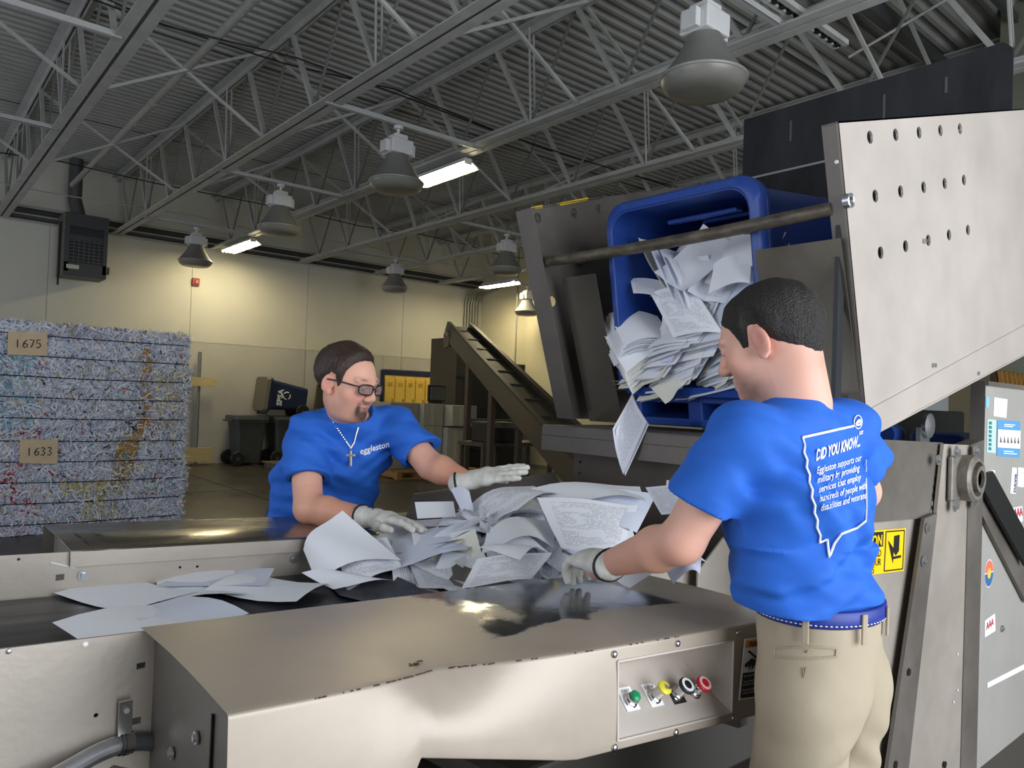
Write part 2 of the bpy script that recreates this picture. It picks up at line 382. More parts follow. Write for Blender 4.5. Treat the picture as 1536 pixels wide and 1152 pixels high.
for x, y, z, lab in ((3.93, 6.64, 4.28, 'bell lamp hanging at centre beside a lit fluorescent fixture'), (3.95, 9.67, 4.28, 'bell lamp left of centre, second from the left in its row'), (4.01, 13.4, 4.28, 'leftmost bell lamp, hanging above the red fire alarm'),
                     (7.87, 13.2, 4.28, 'small bell lamp in front of the far end of the back wall'), (7.88, 9.65, 4.28, 'bell lamp half hidden beside the tipper side plate'), (11.2, 12.9, 4.12, 'dark far bell lamp against the yellowish right wall')):
    dup(L0, (x, y, z), lab)
# fluorescent strip fixtures
TUBE = mat('tube_glow', (255, 244, 205), .4, emit=(255, 238, 190), estr=22)
def strip(x, y0, y1, z, lab, power):
    t = thing('fluorescent_fixture', (x, (y0+y1)/2, z), lab, 'light fixture', 'fluorescent fixtures')
    m = MB(); m.b2((x-.05, y0, z), (x+.05, y1, z+.07)); m.build('channel', LAMPW, t)
    for s in (-1, 1): MB().plate([(x+s*.05, y0, z+.03), (x+s*.05, y1, z+.03), (x+s*.16, y1, z-.03), (x+s*.16, y0, z-.03)], (0, 0, .006)).build('reflector_wing', LAMPW, t)
    for dx in (-.10, -.035, .035, .10): MB().cyl((x+dx, y0+.02, z-.02), (x+dx, y1-.02, z-.02), .02, 10).build('tube', TUBE, t, smooth='auto')
    m = MB()
    for yy in (y0+.2, y1-.2): m.cyl((x, yy, z+.07), (x-.05, yy, z+.24), .006, 5)
    m.build('hanger', LAMPW, t)
    l = bpy.data.lights.new('fluorescent_light', 'AREA'); l.shape = 'RECTANGLE'; l.size = .3; l.size_y = y1-y0; l.energy = power; l.color = (1, .87, .58)
    o = bpy.data.objects.new('fluorescent_light', l); COL.objects.link(o); o.parent = t; o.location = (0, 0, -.06)
strip(5.02, 6.9, 8.0, 4.2, 'lit fluorescent fixture beside the centre bell lamp', 18)
strip(5.0, 13.4, 14.7, 4.2, 'lit fluorescent fixture near the back wall by the leftmost bell lamp', 22)
strip(10.6, 12.6, 13.8, 4.12, 'lit far fluorescent fixture at the right wall', 30)

# ------------------------------------------------------------------ back wall things
t = thing('unit_heater', (2.56, 14.75, 3.35), 'dark grey unit heater with louvred grille hung by the back wall', 'heater')
HM = mat('heater_grey', (58, 60, 64), .45, .2); HS = mat('heater_side', (98, 95, 84), .55)
m = MB(); m.b2((2.24, 14.60, 3.35), (2.88, 14.64, 3.42)); m.b2((2.24, 14.60, 4.2), (2.88, 14.64, 4.42)); m.b2((2.24, 14.6, 3.42), (2.30, 14.64, 4.2)); m.b2((2.82, 14.6, 3.42), (2.88, 14.64, 4.2)); m.b2((2.24, 14.6, 3.42), (2.88, 14.64, 3.58)); m.b2((2.24, 14.62, 3.98), (2.88, 14.64, 4.06)); m.build('front_frame', HM, t)
MB().b2((2.22, 14.66, 3.36), (2.9, 15.25, 4.44)).build('body', HS, t, bevel=.01)
MB().b2((2.29, 14.645, 3.5), (2.83, 14.655, 4.22)).build('dark_core', BLACK, t)
for i in range(7): MB().b2((2.3, 14.60, 3.61+i*.058), (2.82, 14.65, 3.617+i*.058)).build('louvre', mat('louvre', (104, 107, 110), .4, .3), t)
for i in range(6): MB().b2((2.37+i*.077, 14.615, 3.58), (2.376+i*.077, 14.65, 3.99)).build('louvre_upright', mat('louvre', (104, 107, 110)), t)
MB().b2((2.27, 14.592, 3.47), (2.46, 14.601, 3.54)).build('rating_label', mat('label_pale', (190, 192, 170), .5), t)
MB().b2((2.88, 14.7, 3.46), (2.95, 14.85, 3.58)).build('control_box', HM, t)
m = MB(); m.cyl((2.5, 15.0, 4.42), (2.42, 15.05, 4.75), .11, 14); m.cyl((2.42, 15.05, 4.75), (2.42, 15.05, 5.46), .11, 14); m.build('flue', mat('flue', (92, 92, 90), .5, .3), t, smooth='auto')
m = MB(); m.cyl((2.2, 14.9, 3.2), (2.2, 14.9, 4.3), .018, 6); m.build('gas_pipe', BLACK, t)
t = thing('fire_alarm', HY(293, 423, YB), 'small red fire alarm strobe on the back wall', 'alarm')
p = HY(293, 423, YB); MB().b2((p.x-.07, YB-.05, p.z-.075), (p.x+.07, YB, p.z+.075)).build('housing', mat('alarm_red', (150, 36, 26), .4), t, bevel=.01)
MB().box((p.x+.01, YB-.06, p.z), (.06, .03, .07)).build('strobe_lens', mat('strobe', (190, 120, 100), .3), t, bevel=.006)
# wooden board post leaning on the wall
t = thing('pipe_stand', (4.72, 15.2, 0), 'steel pipe with two raw wooden boards against the wall beside the bales', 'stand')
m = MB(); m.cyl((4.72, 15.2, 0), (4.72, 15.2, 2.22), .035, 12); m.build('pipe', mat('pipe_steel', (128, 128, 122), .4, .4), t, smooth='auto')
MB().b2((4.5, 15.12, 1.55), (5.04, 15.16, 1.72)).build('board', WOOD, t); MB().b2((4.48, 15.1, .06), (5.0, 15.16, .34)).build('board', WOOD, t)

# wheelie bins
def bin96(loc, xf, body_m, lid_m, lab, openlid=False, decal=False):
    t = thing('wheelie_bin', loc, lab, 'bin', 'wheelie bins by the back wall')
    m = MB(xf); w0, d0, w1, d1, h = .42, .46, .56, .62, .92
    R = lambda w, d, z: [(-w/2+.05, -d/2, z), (w/2-.05, -d/2, z), (w/2, -d/2+.05, z), (w/2, d/2-.05, z), (w/2-.05, d/2, z), (-w/2+.05, d/2, z), (-w/2, d/2-.05, z), (-w/2, -d/2+.05, z)]
    vs = R(w0, d0, .06)+R(w1, d1, h)+R(w1-.05, d1-.05, h)+R(w0-.05, d0-.05, .12)
    fs = [tuple(range(8))[::-1]]+[(k*8+i, k*8+(i+1) % 8, k*8+8+(i+1) % 8, k*8+8+i) for k in range(3) for i in range(8)]+[tuple(range(24, 32))]
    m.raw(vs, fs); m.build('body', body_m, t)
    m = MB(xf); m.raw(R(w1+.05, d1+.05, h-.06)+R(w1+.06, d1+.06, h)+R(w1, d1, h), [(k*8+i, k*8+(i+1) % 8, k*8+8+(i+1) % 8, k*8+8+i) for k in range(2) for i in range(8)]); m.build('rim', body_m, t)
    if not openlid:
        m = MB(xf); m.raw(R(w1+.08, d1+.10, h)+R(w1+.04, d1+.06, h+.07), [tuple(range(8))[::-1], tuple(range(8, 16))]+[(i, (i+1) % 8, 8+(i+1) % 8, 8+i) for i in range(8)]); m.build('lid', lid_m, t)
    else:
        m = MB(xf); m.box((0, d1/2+.1, h-.28), (.58, .05, .62)); m.build('lid', lid_m, t, bevel=.02)
    m = MB(xf); m.cyl((-.25, d1/2+.08, h-.03), (.25, d1/2+.08, h-.03), .018, 8); m.beam((-.2, d1/2-.02, h-.05), (-.2, d1/2+.08, h-.03), .03, .03); m.beam((.2, d1/2-.02, h-.05), (.2, d1/2+.08, h-.03), .03, .03); m.build('handle', body_m, t)
    for s in (-1, 1):
        m = MB(xf); m.lathe([(.05, -.03), (.13, -.03), (.145, -.015), (.145, .015), (.13, .03), (.05, .03)], (s*.27, d0/2+.03, .145), (1, 0, 0), 20); wh = m.build('wheel', BLACK, t, smooth='auto')
        MB(xf).cyl((s*.27-.035, d0/2+.03, .145), (s*.27+.035, d0/2+.03, .145), .035, 10).build('wheel_hub', GREYP, wh)
    if decal:
        m = MB(xf); put_text(m, 'SPSA', (-w1/2+.012, .20, .62), (0, -1, 0), (-.08, 0, 1), .16, bold=.006, lift=.006); m.build('lettering', WHITE, t)
        m = MB(xf); c = Vector((-w1/2+.012, -.02, .53))
        for k in range(3):
            a = k*2.094; m.tube([c+Vector((.0, .075*math.cos(a+q), .075*math.sin(a+q))) for q in (0, .5, 1, 1.5)], .011, 5)
        m.build('recycling_mark', WHITE, t)
    return t
BR = lambda x, y, z, e: Matrix.Translation((x, y, z)) @ e
EZ = lambda a: Matrix.Rotation(math.radians(a), 4, 'Z'); EY = lambda a: Matrix.Rotation(math.radians(a), 4, 'Y'); EX = lambda a: Matrix.Rotation(math.radians(a), 4, 'X')
bin96((5.62, 14.95, 0), BR(5.62, 14.95, 0, EZ(90)), GREYP, GREYP, 'upright grey wheelie bin under the blue one, nearest the bales')
bin96((6.42, 14.95, 0), BR(6.42, 14.95, 0, EZ(90)), GREYP, GREYP, 'upright grey wheelie bin, second from the bales, half behind the man')
bin96((6.0, 14.9, 1.0), BR(6.82, 14.9, 1.34, EY(-84) @ EZ(90)), BLUED, mat('lid_brown', (104, 98, 84), .5), 'navy recycling bin lying on its side on top of grey bins', decal=True)
bin96((7.25, 15.0, 0), BR(7.25, 15.0, 0, EZ(90)), GREYP, GREYP, 'upright grey wheelie bin hidden behind the far man')
bin96((7.2, 15.0, .95), BR(8.1, 14.9, 1.30, EY(-84) @ EZ(90)), mat('bin_olive', (92, 90, 80), .5), GREYP, 'grey-olive open bin lying on top of bins behind the man', openlid=True)
t = thing('pallet_scrap', (6.2, 14.2, 0), 'low broken pallet on the floor before the grey bins', 'pallet')
for i in range(3): MB().b2((5.75, 13.85+i*.22, .09), (6.9, 13.99+i*.22, .115)).build('board', mat('grey_wood', (112, 106, 92), .8, var=.2), t)
for i in range(3): MB().b2((5.8+i*.5, 13.85, 0), (5.88+i*.5, 14.43, .09)).build('stringer', mat('grey_wood', (112, 106, 92)), t)

# doorway with lockers
DF = mat('door_frame_blue', (30, 40, 78), .5)
dd = struct(MB().b2((8.9, YB-.05, 2.0), (10.5, YB+.0, 2.1)).build('door_1', DF)); MB().b2((8.9, YB-.05, 0), (8.97, YB, 2.0)).build('jamb', DF, dd); MB().b2((10.43, YB-.05, 0), (10.5, YB, 2.0)).build('jamb', DF, dd)
LK = mat('locker_yellow', (240, 204, 96), .45, var=.05)
for i in range(5):
    x = 9.0+i*.285
    t = thing('locker', (x+.14, YB-.03, 0), 'yellow metal locker in the blue-framed doorway, number %s of five from the left' % ['one', 'two', 'three', 'four', 'five'][i], 'locker', 'yellow lockers')
    MB().b2((x, YB-.02, 0), (x+.28, YB+.015, 1.98)).build('body', LK, t)
    d = MB().b2((x+.01, YB-.04, .05), (x+.27, YB-.02, 1.9)).build('door', LK, t, bevel=.004)
    for k in range(3): MB().b2((x+.08, YB-.046, 1.72+k*.035), (x+.2, YB-.04, 1.735+k*.035)).build('vent_slot', mat('locker_slot', (170, 130, 40), .5), d)
    MB().b2((x+.21, YB-.055, 1.3), (x+.235, YB-.04, 1.42)).build('handle', mat('locker_slot', (170, 130, 40)), d)
# corner conduits
for i in range(6):
    x = 11.22+i*.085
    ps = [(x, YB-.1, 0)]+[(x, YB-.1, 3.95)]+[(x+.02, YB-.13-k*.0, 3.95+.1*k) for k in (1, 2)]+[(x+.06, YB-.35, 4.25), (x+.08, YB-.9, 4.3)]
    o = MB().tube(ps, .024, 8).build('corner_conduit', mat('conduit_galv', (160, 158, 146), .4, .4), smooth='auto')
    tag(o, 'bare galvanised conduit of the vertical bunch in the far corner', 'conduit', 'corner conduits')
o = MB().cyl((11.5, 13.6, 0), (11.5, 13.6, 5.45), .022, 8).build('drop_pipe', mat('conduit_galv', (160, 158, 146)), smooth='auto'); tag(o, 'single vertical drop conduit before the yellowish right wall', 'conduit')
MB().b2((11.45, 13.50, 2.0), (11.56, 13.577, 2.2)).build('switch_box', mat('conduit_galv', (160, 158, 146)), o)

# ------------------------------------------------------------------ background machine with inclined conveyor
BM = mat('machine_brown', (84, 77, 68), .5, .15, var=.1, vscale=2); BMD = mat('machine_dark', (44, 43, 41), .55, .1, var=.15)
def Yp(px, py, y): return HY(px, py, y)
t = thing('baling_machine', (9.2, 12.6, 0), 'tall brown baling machine tower behind the pale cabinets', 'machine')
A = HY(647, 508, 14.0); B = HY(712, 505, 13.0)
MB().b2((A.x, 13.0, 0), (B.x, 14.0, A.z)).build('tower_body', BM, t, bevel=.01)
MB().b2((A.x-.02, 12.96, 1.92), (B.x+.05, 13.0, 1.97)).build('tower_flange', BMD, t)
C0 = HY(700, 540, 12.9); MB().b2((B.x, 13.0, 0), (B.x+1.5, 14.2, C0.z)).build('side_hopper', BMD, t, bevel=.01)
a = HY(704, 592, 12.95); m = MB(); m.tube([(a.x+.13*math.cos(q)*.8, 12.95, a.z+.02+.28*max(-1, min(1, 1.3*math.sin(q)))) for q in np.linspace(0, 6.283, 20)[:-1]], .018, 6, closed=True); m.build('hatch_ring', BLACK, t)
for k in range(3): MB().b2((B.x+.05, 12.93, .35+.45*k), (B.x+1.4, 13.0, .40+.45*k)).build('rib', BMD, t)
m = MB(); m.cyl((A.x+1.6, 12.6, 1.5), (A.x+1.6, 13.1, 1.5), .3, 20); m.build('motor', BMD, t, smooth='auto')
m = MB(); m.tube([(A.x+.6, 12.7, 1.05), (A.x+1.8, 12.6, 1.05), (A.x+2.0, 12.5, .9)], .02, 6); m.build('hydraulic_pipe', BM, t)
# inclined conveyor
t = thing('inclined_conveyor', (8.0, 9.0, 0), 'brown inclined conveyor with black belt rising to the baler tower', 'conveyor')
top = HY(690, 487, 12.6); bot = HY(900, 700, 5.6); ax = (bot-top).normalized(); lat = ax.cross(Vector((0, 0, 1))).normalized(); nrm = lat.cross(ax).normalized()
if nrm.z < 0: nrm = -nrm
if lat.x > 0: lat = -lat     # lat points to image left
hw = .21
def slab(name, off_l0, off_l1, n0, n1, mm, a0=0., a1=0.):
    a, b = top+ax*a0, bot+ax*a1
    vs = [p+lat*l+nrm*q for p in (a, b) for l, q in ((off_l0, n0), (off_l1, n0), (off_l1, n1), (off_l0, n1))]
    MB().raw(vs, [(3, 2, 1, 0), (4, 5, 6, 7), (0, 1, 5, 4), (1, 2, 6, 5), (2, 3, 7, 6), (3, 0, 4, 7)]).build(name, mm, t, bevel=.006)
slab('side_frame', hw, hw+.05, -.34, .02, BM); slab('side_frame', -hw-.05, -hw, -.34, .03, BMD)
slab('belt', -hw, hw, -.08, -.04, mat('belt_black', (26, 26, 28), .6)); slab('lower_pan', -hw, hw, -.30, -.26, BMD)
for k in range(9):
    p = top+ax*(.5+k*.8); MB().beam(p-lat*hw-nrm*.035, p+lat*hw-nrm*.035, .02, .02, up=tuple(nrm)).build('cleat', BMD, t)
slab('edge_rail', hw-.02, hw+.06, .02, .05, BMD); slab('edge_rail', -hw-.06, -hw+.02, .03, .05, BMD)
m = MB(); hd = [top+nrm*.05, top+nrm*.05+ax*.35, top-nrm*.4+ax*.35, top-nrm*.55-ax*.15, top-nrm*.3-ax*.30]; m.plate([p+lat*(hw+.06) for p in hd], lat*-.06); m.plate([p-lat*(hw+.0) for p in hd], lat*-.06); m.build('head_cover', BM, t)
for q in (.12, .3): MB().cyl(top+lat*(hw+.11)+ax*q-nrm*.15, top+lat*(hw+.06)+ax*q-nrm*.15, .05, 10).build('bearing_bolt', ZINC, t)
for k, q in enumerate((2.2, 4.0)):
    p = top+ax*q
    for s in (-1, 1):
        a = p+lat*s*(hw+.02)-nrm*.3; MB().beam(a, (a.x, a.y, 0), .09, .09).build('leg', BM, t)
    a = p+lat*hw-nrm*.3; b = p-lat*hw-nrm*.3; MB().beam((a.x, a.y, 1.1), (b.x, b.y, 1.1), .06, .09).build('cross_tie', BM, t)
# bench with clutter under it
t = thing('work_bench', (8.3, 9.9, 0), 'low dark bench under the inclined conveyor', 'bench')
MB().b2((7.5, 9.6, .72), (9.1, 10.3, .78)).build('top', BM, t)
for x in (7.55, 8.3, 9.05):
    for y in (9.65, 10.25): MB().b2((x-.03, y-.03, 0), (x+.03, y+.03, .72)).build('leg', BM, t)
o = MB().b2((7.7, 9.7, .78), (8.35, 10.2, 1.12)).build('pump_unit', BMD, bevel=.02); tag(o, 'dark pump unit standing on the low bench', 'pump')
o = MB(); o.tube([(8.4, 9.8, .8), (8.55, 9.9, 1.0), (8.8, 9.8, 1.02), (9.0, 9.9, .82)], .03, 8); tag(o.build('hose', mat('hose', (150, 140, 128), .6), smooth=True), 'bundle of pale hose on the low bench', 'hose')
# cabinets and pallet
CM = mat('carton_white', (176, 176, 164), .55, var=.06); CL = mat('cabinet_grey', (158, 157, 146), .5, var=.05)
p0 = HY(586, 604, 12.3); p1 = HY(637, 606, 11.9)
o = thing('storage_cabinet', (8.2, 12.2, 0), 'pale grey metal cabinet left of the stacked cartons', 'cabinet')
x0 = HY(586, 604, 12.0).x; x1 = HY(629, 604, 12.0).x; zt = HY(600, 604, 12.0).z; x2 = HY(664, 606, 11.9).x; x3 = HY(702, 606, 11.9).x
MB().b2((x0, 12.0, .14), (x1, 12.6, zt)).build('body', CL, o, bevel=.01); MB().b2((x0+.03, 11.985, .2), (x1-.03, 12.0, zt-.04)).build('door', CL, o)
zc = HY(640, 638, 11.9).z
t = thing('carton', (x1+.2, 11.9, zc), 'white carton on top of the stack, left of the pair', 'carton'); MB().b2((x1+.01, 11.85, zc), (x2-.01, 12.5, zt)).build('body', CM, t, bevel=.008); MB().b2((x1+.18, 11.845, zc+.02), (x1+.24, 11.85, zt)).build('tape', mat('tape', (196, 190, 170), .4), t)
t = thing('carton', (x2+.2, 11.8, zc), 'white carton on top of the stack, right of the pair', 'carton'); MB().b2((x2+.03, 11.6, zc), (x3, 12.3, zt-.02)).build('body', CM, t, bevel=.008); MB().b2((x2+.2, 11.595, zc+.02), (x2+.26, 11.6, zt-.02)).build('tape', mat('tape', (196, 190, 170)), t)
t = thing('carton', (x1+.2, 11.9, .14), 'tall white carton standing under the left top carton', 'carton'); MB().b2((x1+.01, 11.85, .14), (x2-.02, 12.5, zc-.002)).build('body', CM, t, bevel=.008); MB().b2((x1+.18, 11.845, .3), (x1+.24, 11.85, zc-.01)).build('tape', mat('tape', (196, 190, 170)), t)
t = thing('carton', (x2+.2, 11.8, .14), 'tall white carton standing under the right top carton', 'carton'); MB().b2((x2+.0, 11.7, .14), (x3-.12, 12.4, zc-.03)).build('body', CM, t, bevel=.008); MB().b2((x2+.16, 11.695, .3), (x2+.22, 11.7, zc-.03)).build('tape', mat('tape', (196, 190, 170)), t)
o = thing('control_monitor', (x1+.9, 11.9, zt), 'small dark control monitor on the cartons', 'monitor'); MB().box((x1+.62, 12.3, zt+.2), (.34, .05, .26)).build('screen', mat('screen_grey', (90, 96, 98), .2), o); MB().box((x1+.62, 12.34, zt+.2), (.40, .05, .32)).build('bezel', BMD, o); MB().b2((x1+.5, 12.28, zt), (x1+.74, 12.45, zt+.06)).build('base', BMD, o)
t = thing('wooden_pallet', (8.0, 12.0, 0), 'wooden pallet under the white cartons', 'pallet')
for i in range(6): MB().b2((x0-.1, 11.5+i*.2, .115), (x3+.1, 11.62+i*.2, .138)).build('deck_board', PALLETW, t)
for i in range(5): MB().b2((x0-.1+i*(x3-x0+.1)/4, 11.5, .02), (x0-.0+i*(x3-x0+.1)/4, 12.62, .115)).build('stringer', PALLETW, t)
for i in range(2): MB().b2((x0-.1, 11.5+i*.9, 0), (x3+.1, 11.62+i*.9, .02)).build('bottom_board', PALLETW, t)
for k, (x, y, a) in enumerate(((3.55, 8.4, 20), (2.95, 8.55, 70), (5.0, 12.0, 10), (3.1, 8.1, 120), (4.3, 9.0, 40))):
    R = Matrix.Rotation(math.radians(a), 3, 'Z'); o = MB().box((x, y, .006), (.12, .05, .004), R).build('paper_scrap', mat('scrap', (205, 205, 205), .8)); tag(o, 'small white paper scrap lying on the dark floor beyond the conveyor', 'scrap', 'floor scraps')
# ------------------------------------------------------------------ paper bales
from mathutils.geometry import tessellate_polygon
def holed_plate(m, outer, holes, mp, off):
    """outer/holes: 2-D loops, mp maps (a,b)->3-D, off: thickness vector"""
    loops = [outer]+holes; flat = [p for l in loops for p in l]
    tris = tessellate_polygon([[Vector((p[0], p[1], 0)) for p in l] for l in loops])
    n = len(flat); off = Vector(off); A_ = [Vector(mp(*p)) for p in flat]
    fs = [tuple(t_) for t_ in tris]+[tuple(i+n for i in t_[::-1]) for t_ in tris]
    k = 0
    for l in loops:
        for i in range(len(l)):
            a, b = k+i, k+(i+1) % len(l); fs.append((a, b, b+n, a+n))
        k += len(l)
    m.raw(A_+[p+off for p in A_], fs); return m
def circ(cx, cy, rx, ry=None, n=14): return [(cx+rx*math.cos(2*math.pi*i/n), cy+(ry or rx)*math.sin(2*math.pi*i/n)) for i in range(n)]

SHRED = attr_mat('shredded_paper', .75, .2)
CORE = mat('bale_core', (176, 182, 198), .9, col2=(120, 122, 132), vscale=28, bump=.6, bscale=50)
WIRE = mat('bale_wire', (50, 52, 66), .5, .6)
BX0, BX1, BY0, BY1 = -.5, 2.55, 8.72, 9.9
def bale(z0, z1, lab, digits, card_px, seed, low):
    rng = np.random.default_rng(seed)
    t = thing('paper_bale', ((BX0+BX1)/2, (BY0+BY1)/2, z0), lab, 'bale')
    MB().b2((BX0, BY0+.02, z0), (BX1-.04, BY1, z1-.02)).build('core', CORE, t)
    ties = [z0+(z1-z0)*(k+.5)/5 for k in range(5)]
    def bulge(z): return .020*np.abs(np.sin((z-z0)/(z1-z0)*5*np.pi+np.pi/2))
    nf, ns, nt_ = 18500, 4200, 3600
    # front face, right end, top
    P = np.zeros((nf+ns+nt_, 3)); Nn = np.zeros_like(P)
    P[:nf, 0] = rng.uniform(BX0, BX1+.02, nf); P[:nf, 2] = rng.uniform(z0+.005, z1, nf); P[:nf, 1] = BY0-bulge(P[:nf, 2])-rng.random(nf)**2*.03; Nn[:nf, 1] = -1
    s = slice(nf, nf+ns); P[s, 1] = rng.uniform(BY0-.02, BY0+.55, ns); P[s, 2] = rng.uniform(z0+.005, z1, ns); P[s, 0] = BX1+bulge(P[s, 2])-.02+rng.random(ns)**2*.06+(.03 if not low else -.03)*np.sin(P[s, 2]*9); Nn[s, 0] = 1
    s = slice(nf+ns, None); P[s, 0] = rng.uniform(BX0, BX1, nt_); P[s, 1] = rng.uniform(BY0-.01, BY0+.4, nt_); P[s, 2] = z1-.02+rng.random(nt_)**2*.05; Nn[s, 2] = 1
    n = len(P)
    D = rng.normal(size=(n, 3)); D -= Nn*(D*Nn).sum(1, keepdims=True)*.75; D /= np.linalg.norm(D, axis=1, keepdims=True)
    Sd = np.cross(D, Nn+rng.normal(size=(n, 3))*.5); Sd /= np.linalg.norm(Sd, axis=1, keepdims=True)
    Up = np.cross(Sd, D); sg = np.sign((Up*Nn).sum(1, keepdims=True)+1e-6); Up *= sg
    Ln = rng.uniform(.045, .125, (n, 1)); Wd = rng.uniform(.006, .017, (n, 1)); curl = rng.normal(0, .28, (n, 1))*Ln
    st = (-.5, -.17, .17, .5); vs = []
    for q in st:
        c = P+D*Ln*q-Up*curl*(q*q*4-.5)
        vs += [c-Sd*Wd/2, c+Sd*Wd/2]
    Vt = np.stack(vs, 1)
    Vt[:, :, 2] = np.maximum(Vt[:, :, 2], .003)
    Vt = Vt.reshape(-1, 3)
    base = np.arange(n)[:, None]*8
    F = np.concatenate([base+np.array([[0, 1, 3, 2]]), base+np.array([[2, 3, 5, 4]]), base+np.array([[4, 5, 7, 6]])])
    pal = np.array([rgb(c) for c in ((232, 237, 250), (220, 226, 246), (242, 244, 250), (206, 214, 238), (186, 194, 222), (236, 232, 224), (164, 170, 196), (226, 228, 234))])
    colr = pal[rng.choice(len(pal), n, p=[.22, .22, .16, .14, .08, .08, .04, .06])]
    r = rng.random(n); X, Z = P[:, 0], P[:, 2]
    def put(mask, c): colr[mask] = np.array(rgb(c))*rng.uniform(.75, 1.15, (mask.sum(), 1))
    put(r < .012, (90, 150, 190)); put((r > .012) & (r < .018), (200, 60, 60)); put((r > .018) & (r < .03), (60, 62, 70)); put((r > .03) & (r < .05), (206, 190, 120)); put((r > .05) & (r < .06), (120, 165, 110))
    r = rng.random(n); zz = (Z-z0)/(z1-z0)
    if low:
        put((r < .55) & (np.abs(X-1.98+.22*(zz-.7)*-1) < .10) & (zz > .42), (196, 160, 90)); put((r < .35) & (np.abs(X-1.75) < .2) & (zz < .45), (205, 195, 150))
        put((r < .35) & (np.abs(X-1.05-.1*np.sin(Z*9)) < .09) & (zz < .8) & (zz > .2), (178, 32, 52)); put((r < .55) & (np.abs(X-1.12) < .09) & (zz > .93), (150, 20, 40)); put((r < .2) & (X < 1.2), (226, 206, 216)); put((r < .22) & (np.abs(X-1.6) < .2) & (zz > .3) & (zz < .55), (226, 200, 90))
    else:
        put((r < .45) & (np.abs(X-2.15) < .05) & (zz < .85), (205, 150, 80)); put((r < .35) & (np.abs(X-2.38) < .14) & (zz < .6), (224, 216, 186)); put((r < .25) & (X < 1.15) & (zz < .75), (160, 205, 220)); put((r < .5) & (np.abs(X-2.03) < .05) & (zz < .12), (70, 68, 72)); put((r < .3) & (np.abs(X-1.5) < .3) & (zz > .9), (190, 188, 214))
    o = np_mesh('shredded_paper', Vt, F, SHRED, t, smooth=False, tint=np.repeat(colr, 8, 0)); o['kind'] = 'stuff'
    for z in ties[:5]:
        y = BY0-.045
        MB().tube([(BX0, y, z), (.8, y, z+.008), (1.6, y, z-.006), (BX1-.02, y, z), (BX1+.03, y+.08, z), (BX1+.03, BY0+.6, z)], .005, 5).build('tie_wire', WIRE, t)
    a, b, c_, d_ = [HY(*q, BY0-.085) for q in card_px]
    cd_ = MB().plate([a, b, c_, d_], (0, .004, 0)).build('card_tag', CARD, t)
    m = MB(); ex = (b-a).normalized(); ey = (a-d_).normalized(); wdt = (b-a).length
    org = d_+(a-d_)*.32+ex*wdt*.2
    strokes = {'1': [[(.3, 0), (.3, 1)]], '6': [[(.8, .95), (.3, .7), (.1, .3), (.3, 0), (.8, .1), (.85, .4), (.5, .55), (.15, .4)]], '7': [[(.05, 1), (.85, 1), (.35, 0)]],
               '5': [[(.85, 1), (.2, 1), (.15, .58), (.7, .6), (.85, .25), (.5, 0), (.1, .08)]], '3': [[(.1, .95), (.6, 1), (.8, .78), (.4, .55), (.85, .3), (.55, 0), (.1, .08)]]}
    for i, ch in enumerate(digits):
        for stroke in strokes[ch]:
            m.tube([org+ex*(wdt*.17*(i+.85*p_[0]))+ey*(wdt*.24*p_[1])+Vector((0, -.004, 0)) for p_ in stroke], .0045, 4)
    m.build('handwriting', BLACK, cd_)
    return t
bale(1.05, 2.08, 'top paper bale of the stack, blue-white shreds, card numbered 1675', '1675', ((12, 497), (71, 499), (70, 534), (11, 532)), 3, False)
bale(0, 1.03, 'bottom paper bale with red and tan shreds, card numbered 1633', '1633', ((30, 660), (87, 659), (86, 696), (29, 695)), 5, True)
for k, (x, y) in enumerate(((2.72, 8.9), (2.8, 8.72), (2.68, 8.6))):
    o = MB().box((x, y, .006), (.10, .03, .006), Matrix.Rotation(k*1.1, 3, 'Z')).build('paper_shred', mat('scrap', (205, 205, 205))); tag(o, 'fallen white paper shred on the floor at the bale corner', 'scrap', 'shreds by the bales')

# ------------------------------------------------------------------ sorting conveyor
SL = .04
def zt_(x): return 1.07-SL*(x-.38)
CONV = thing('sorting_conveyor', (.6, 1.85, 0), 'long steel sorting conveyor with black belt and push-button hood', 'conveyor')
# belt
XA, XB = -1.6, 2.35
m = MB(); n = 24
P = [[(XA+(XB-XA)*i/n, y, zt_(XA+(XB-XA)*i/n)-.112) for y in (1.49, 1.7, 1.9, 2.1, 2.265)] for i in range(n+1)]
m.grid(P); m.grid([[Vector(p)-Vector((0, 0, .012)) for p in row] for row in P]); m.build('belt', BELT, CONV)
m = MB(); m.raw([(XA, 1.5, zt_(XA)-.16), (XB, 1.5, zt_(XB)-.16), (XB, 2.26, zt_(XB)-.16), (XA, 2.26, zt_(XA)-.16)], [(0, 1, 2, 3)]); m.build('slider_bed', STEEL_D, CONV)
# near side panel: outline cut along its lower edge
Ypan = 1.478
out = [(-1.6, zt_(-1.6)), (2.3, zt_(2.3)), (2.3, .72), (.62, .74), (.42, .80), (.34, .84), (.26, .80), (.19, .70), (.1, .60), (-1.6, .55)]
def holepx(px, py, r): q = HY(px, py, Ypan-.006); return circ(q.x, q.z, r, n=8)
def sqpx(px, py, w_, h_): q = HY(px, py, Ypan-.006); return [(q.x-w_, q.z-h_), (q.x+w_, q.z-h_), (q.x+w_, q.z+h_), (q.x-w_, q.z+h_)]
m = MB(); holed_plate(m, out, [holepx(144, 1073, .004), sqpx(212, 999, .008, .006), sqpx(205, 1081, .008, .006)], lambda a, b: (a, Ypan-.006, b), (0, .006, 0))
m.build('side_panel', STEEL, CONV)
m = MB(); m.b2((-1.6, Ypan, .62), (2.3, Ypan+.02, .70)); m.build('side_stiffener', STEEL_D, CONV)
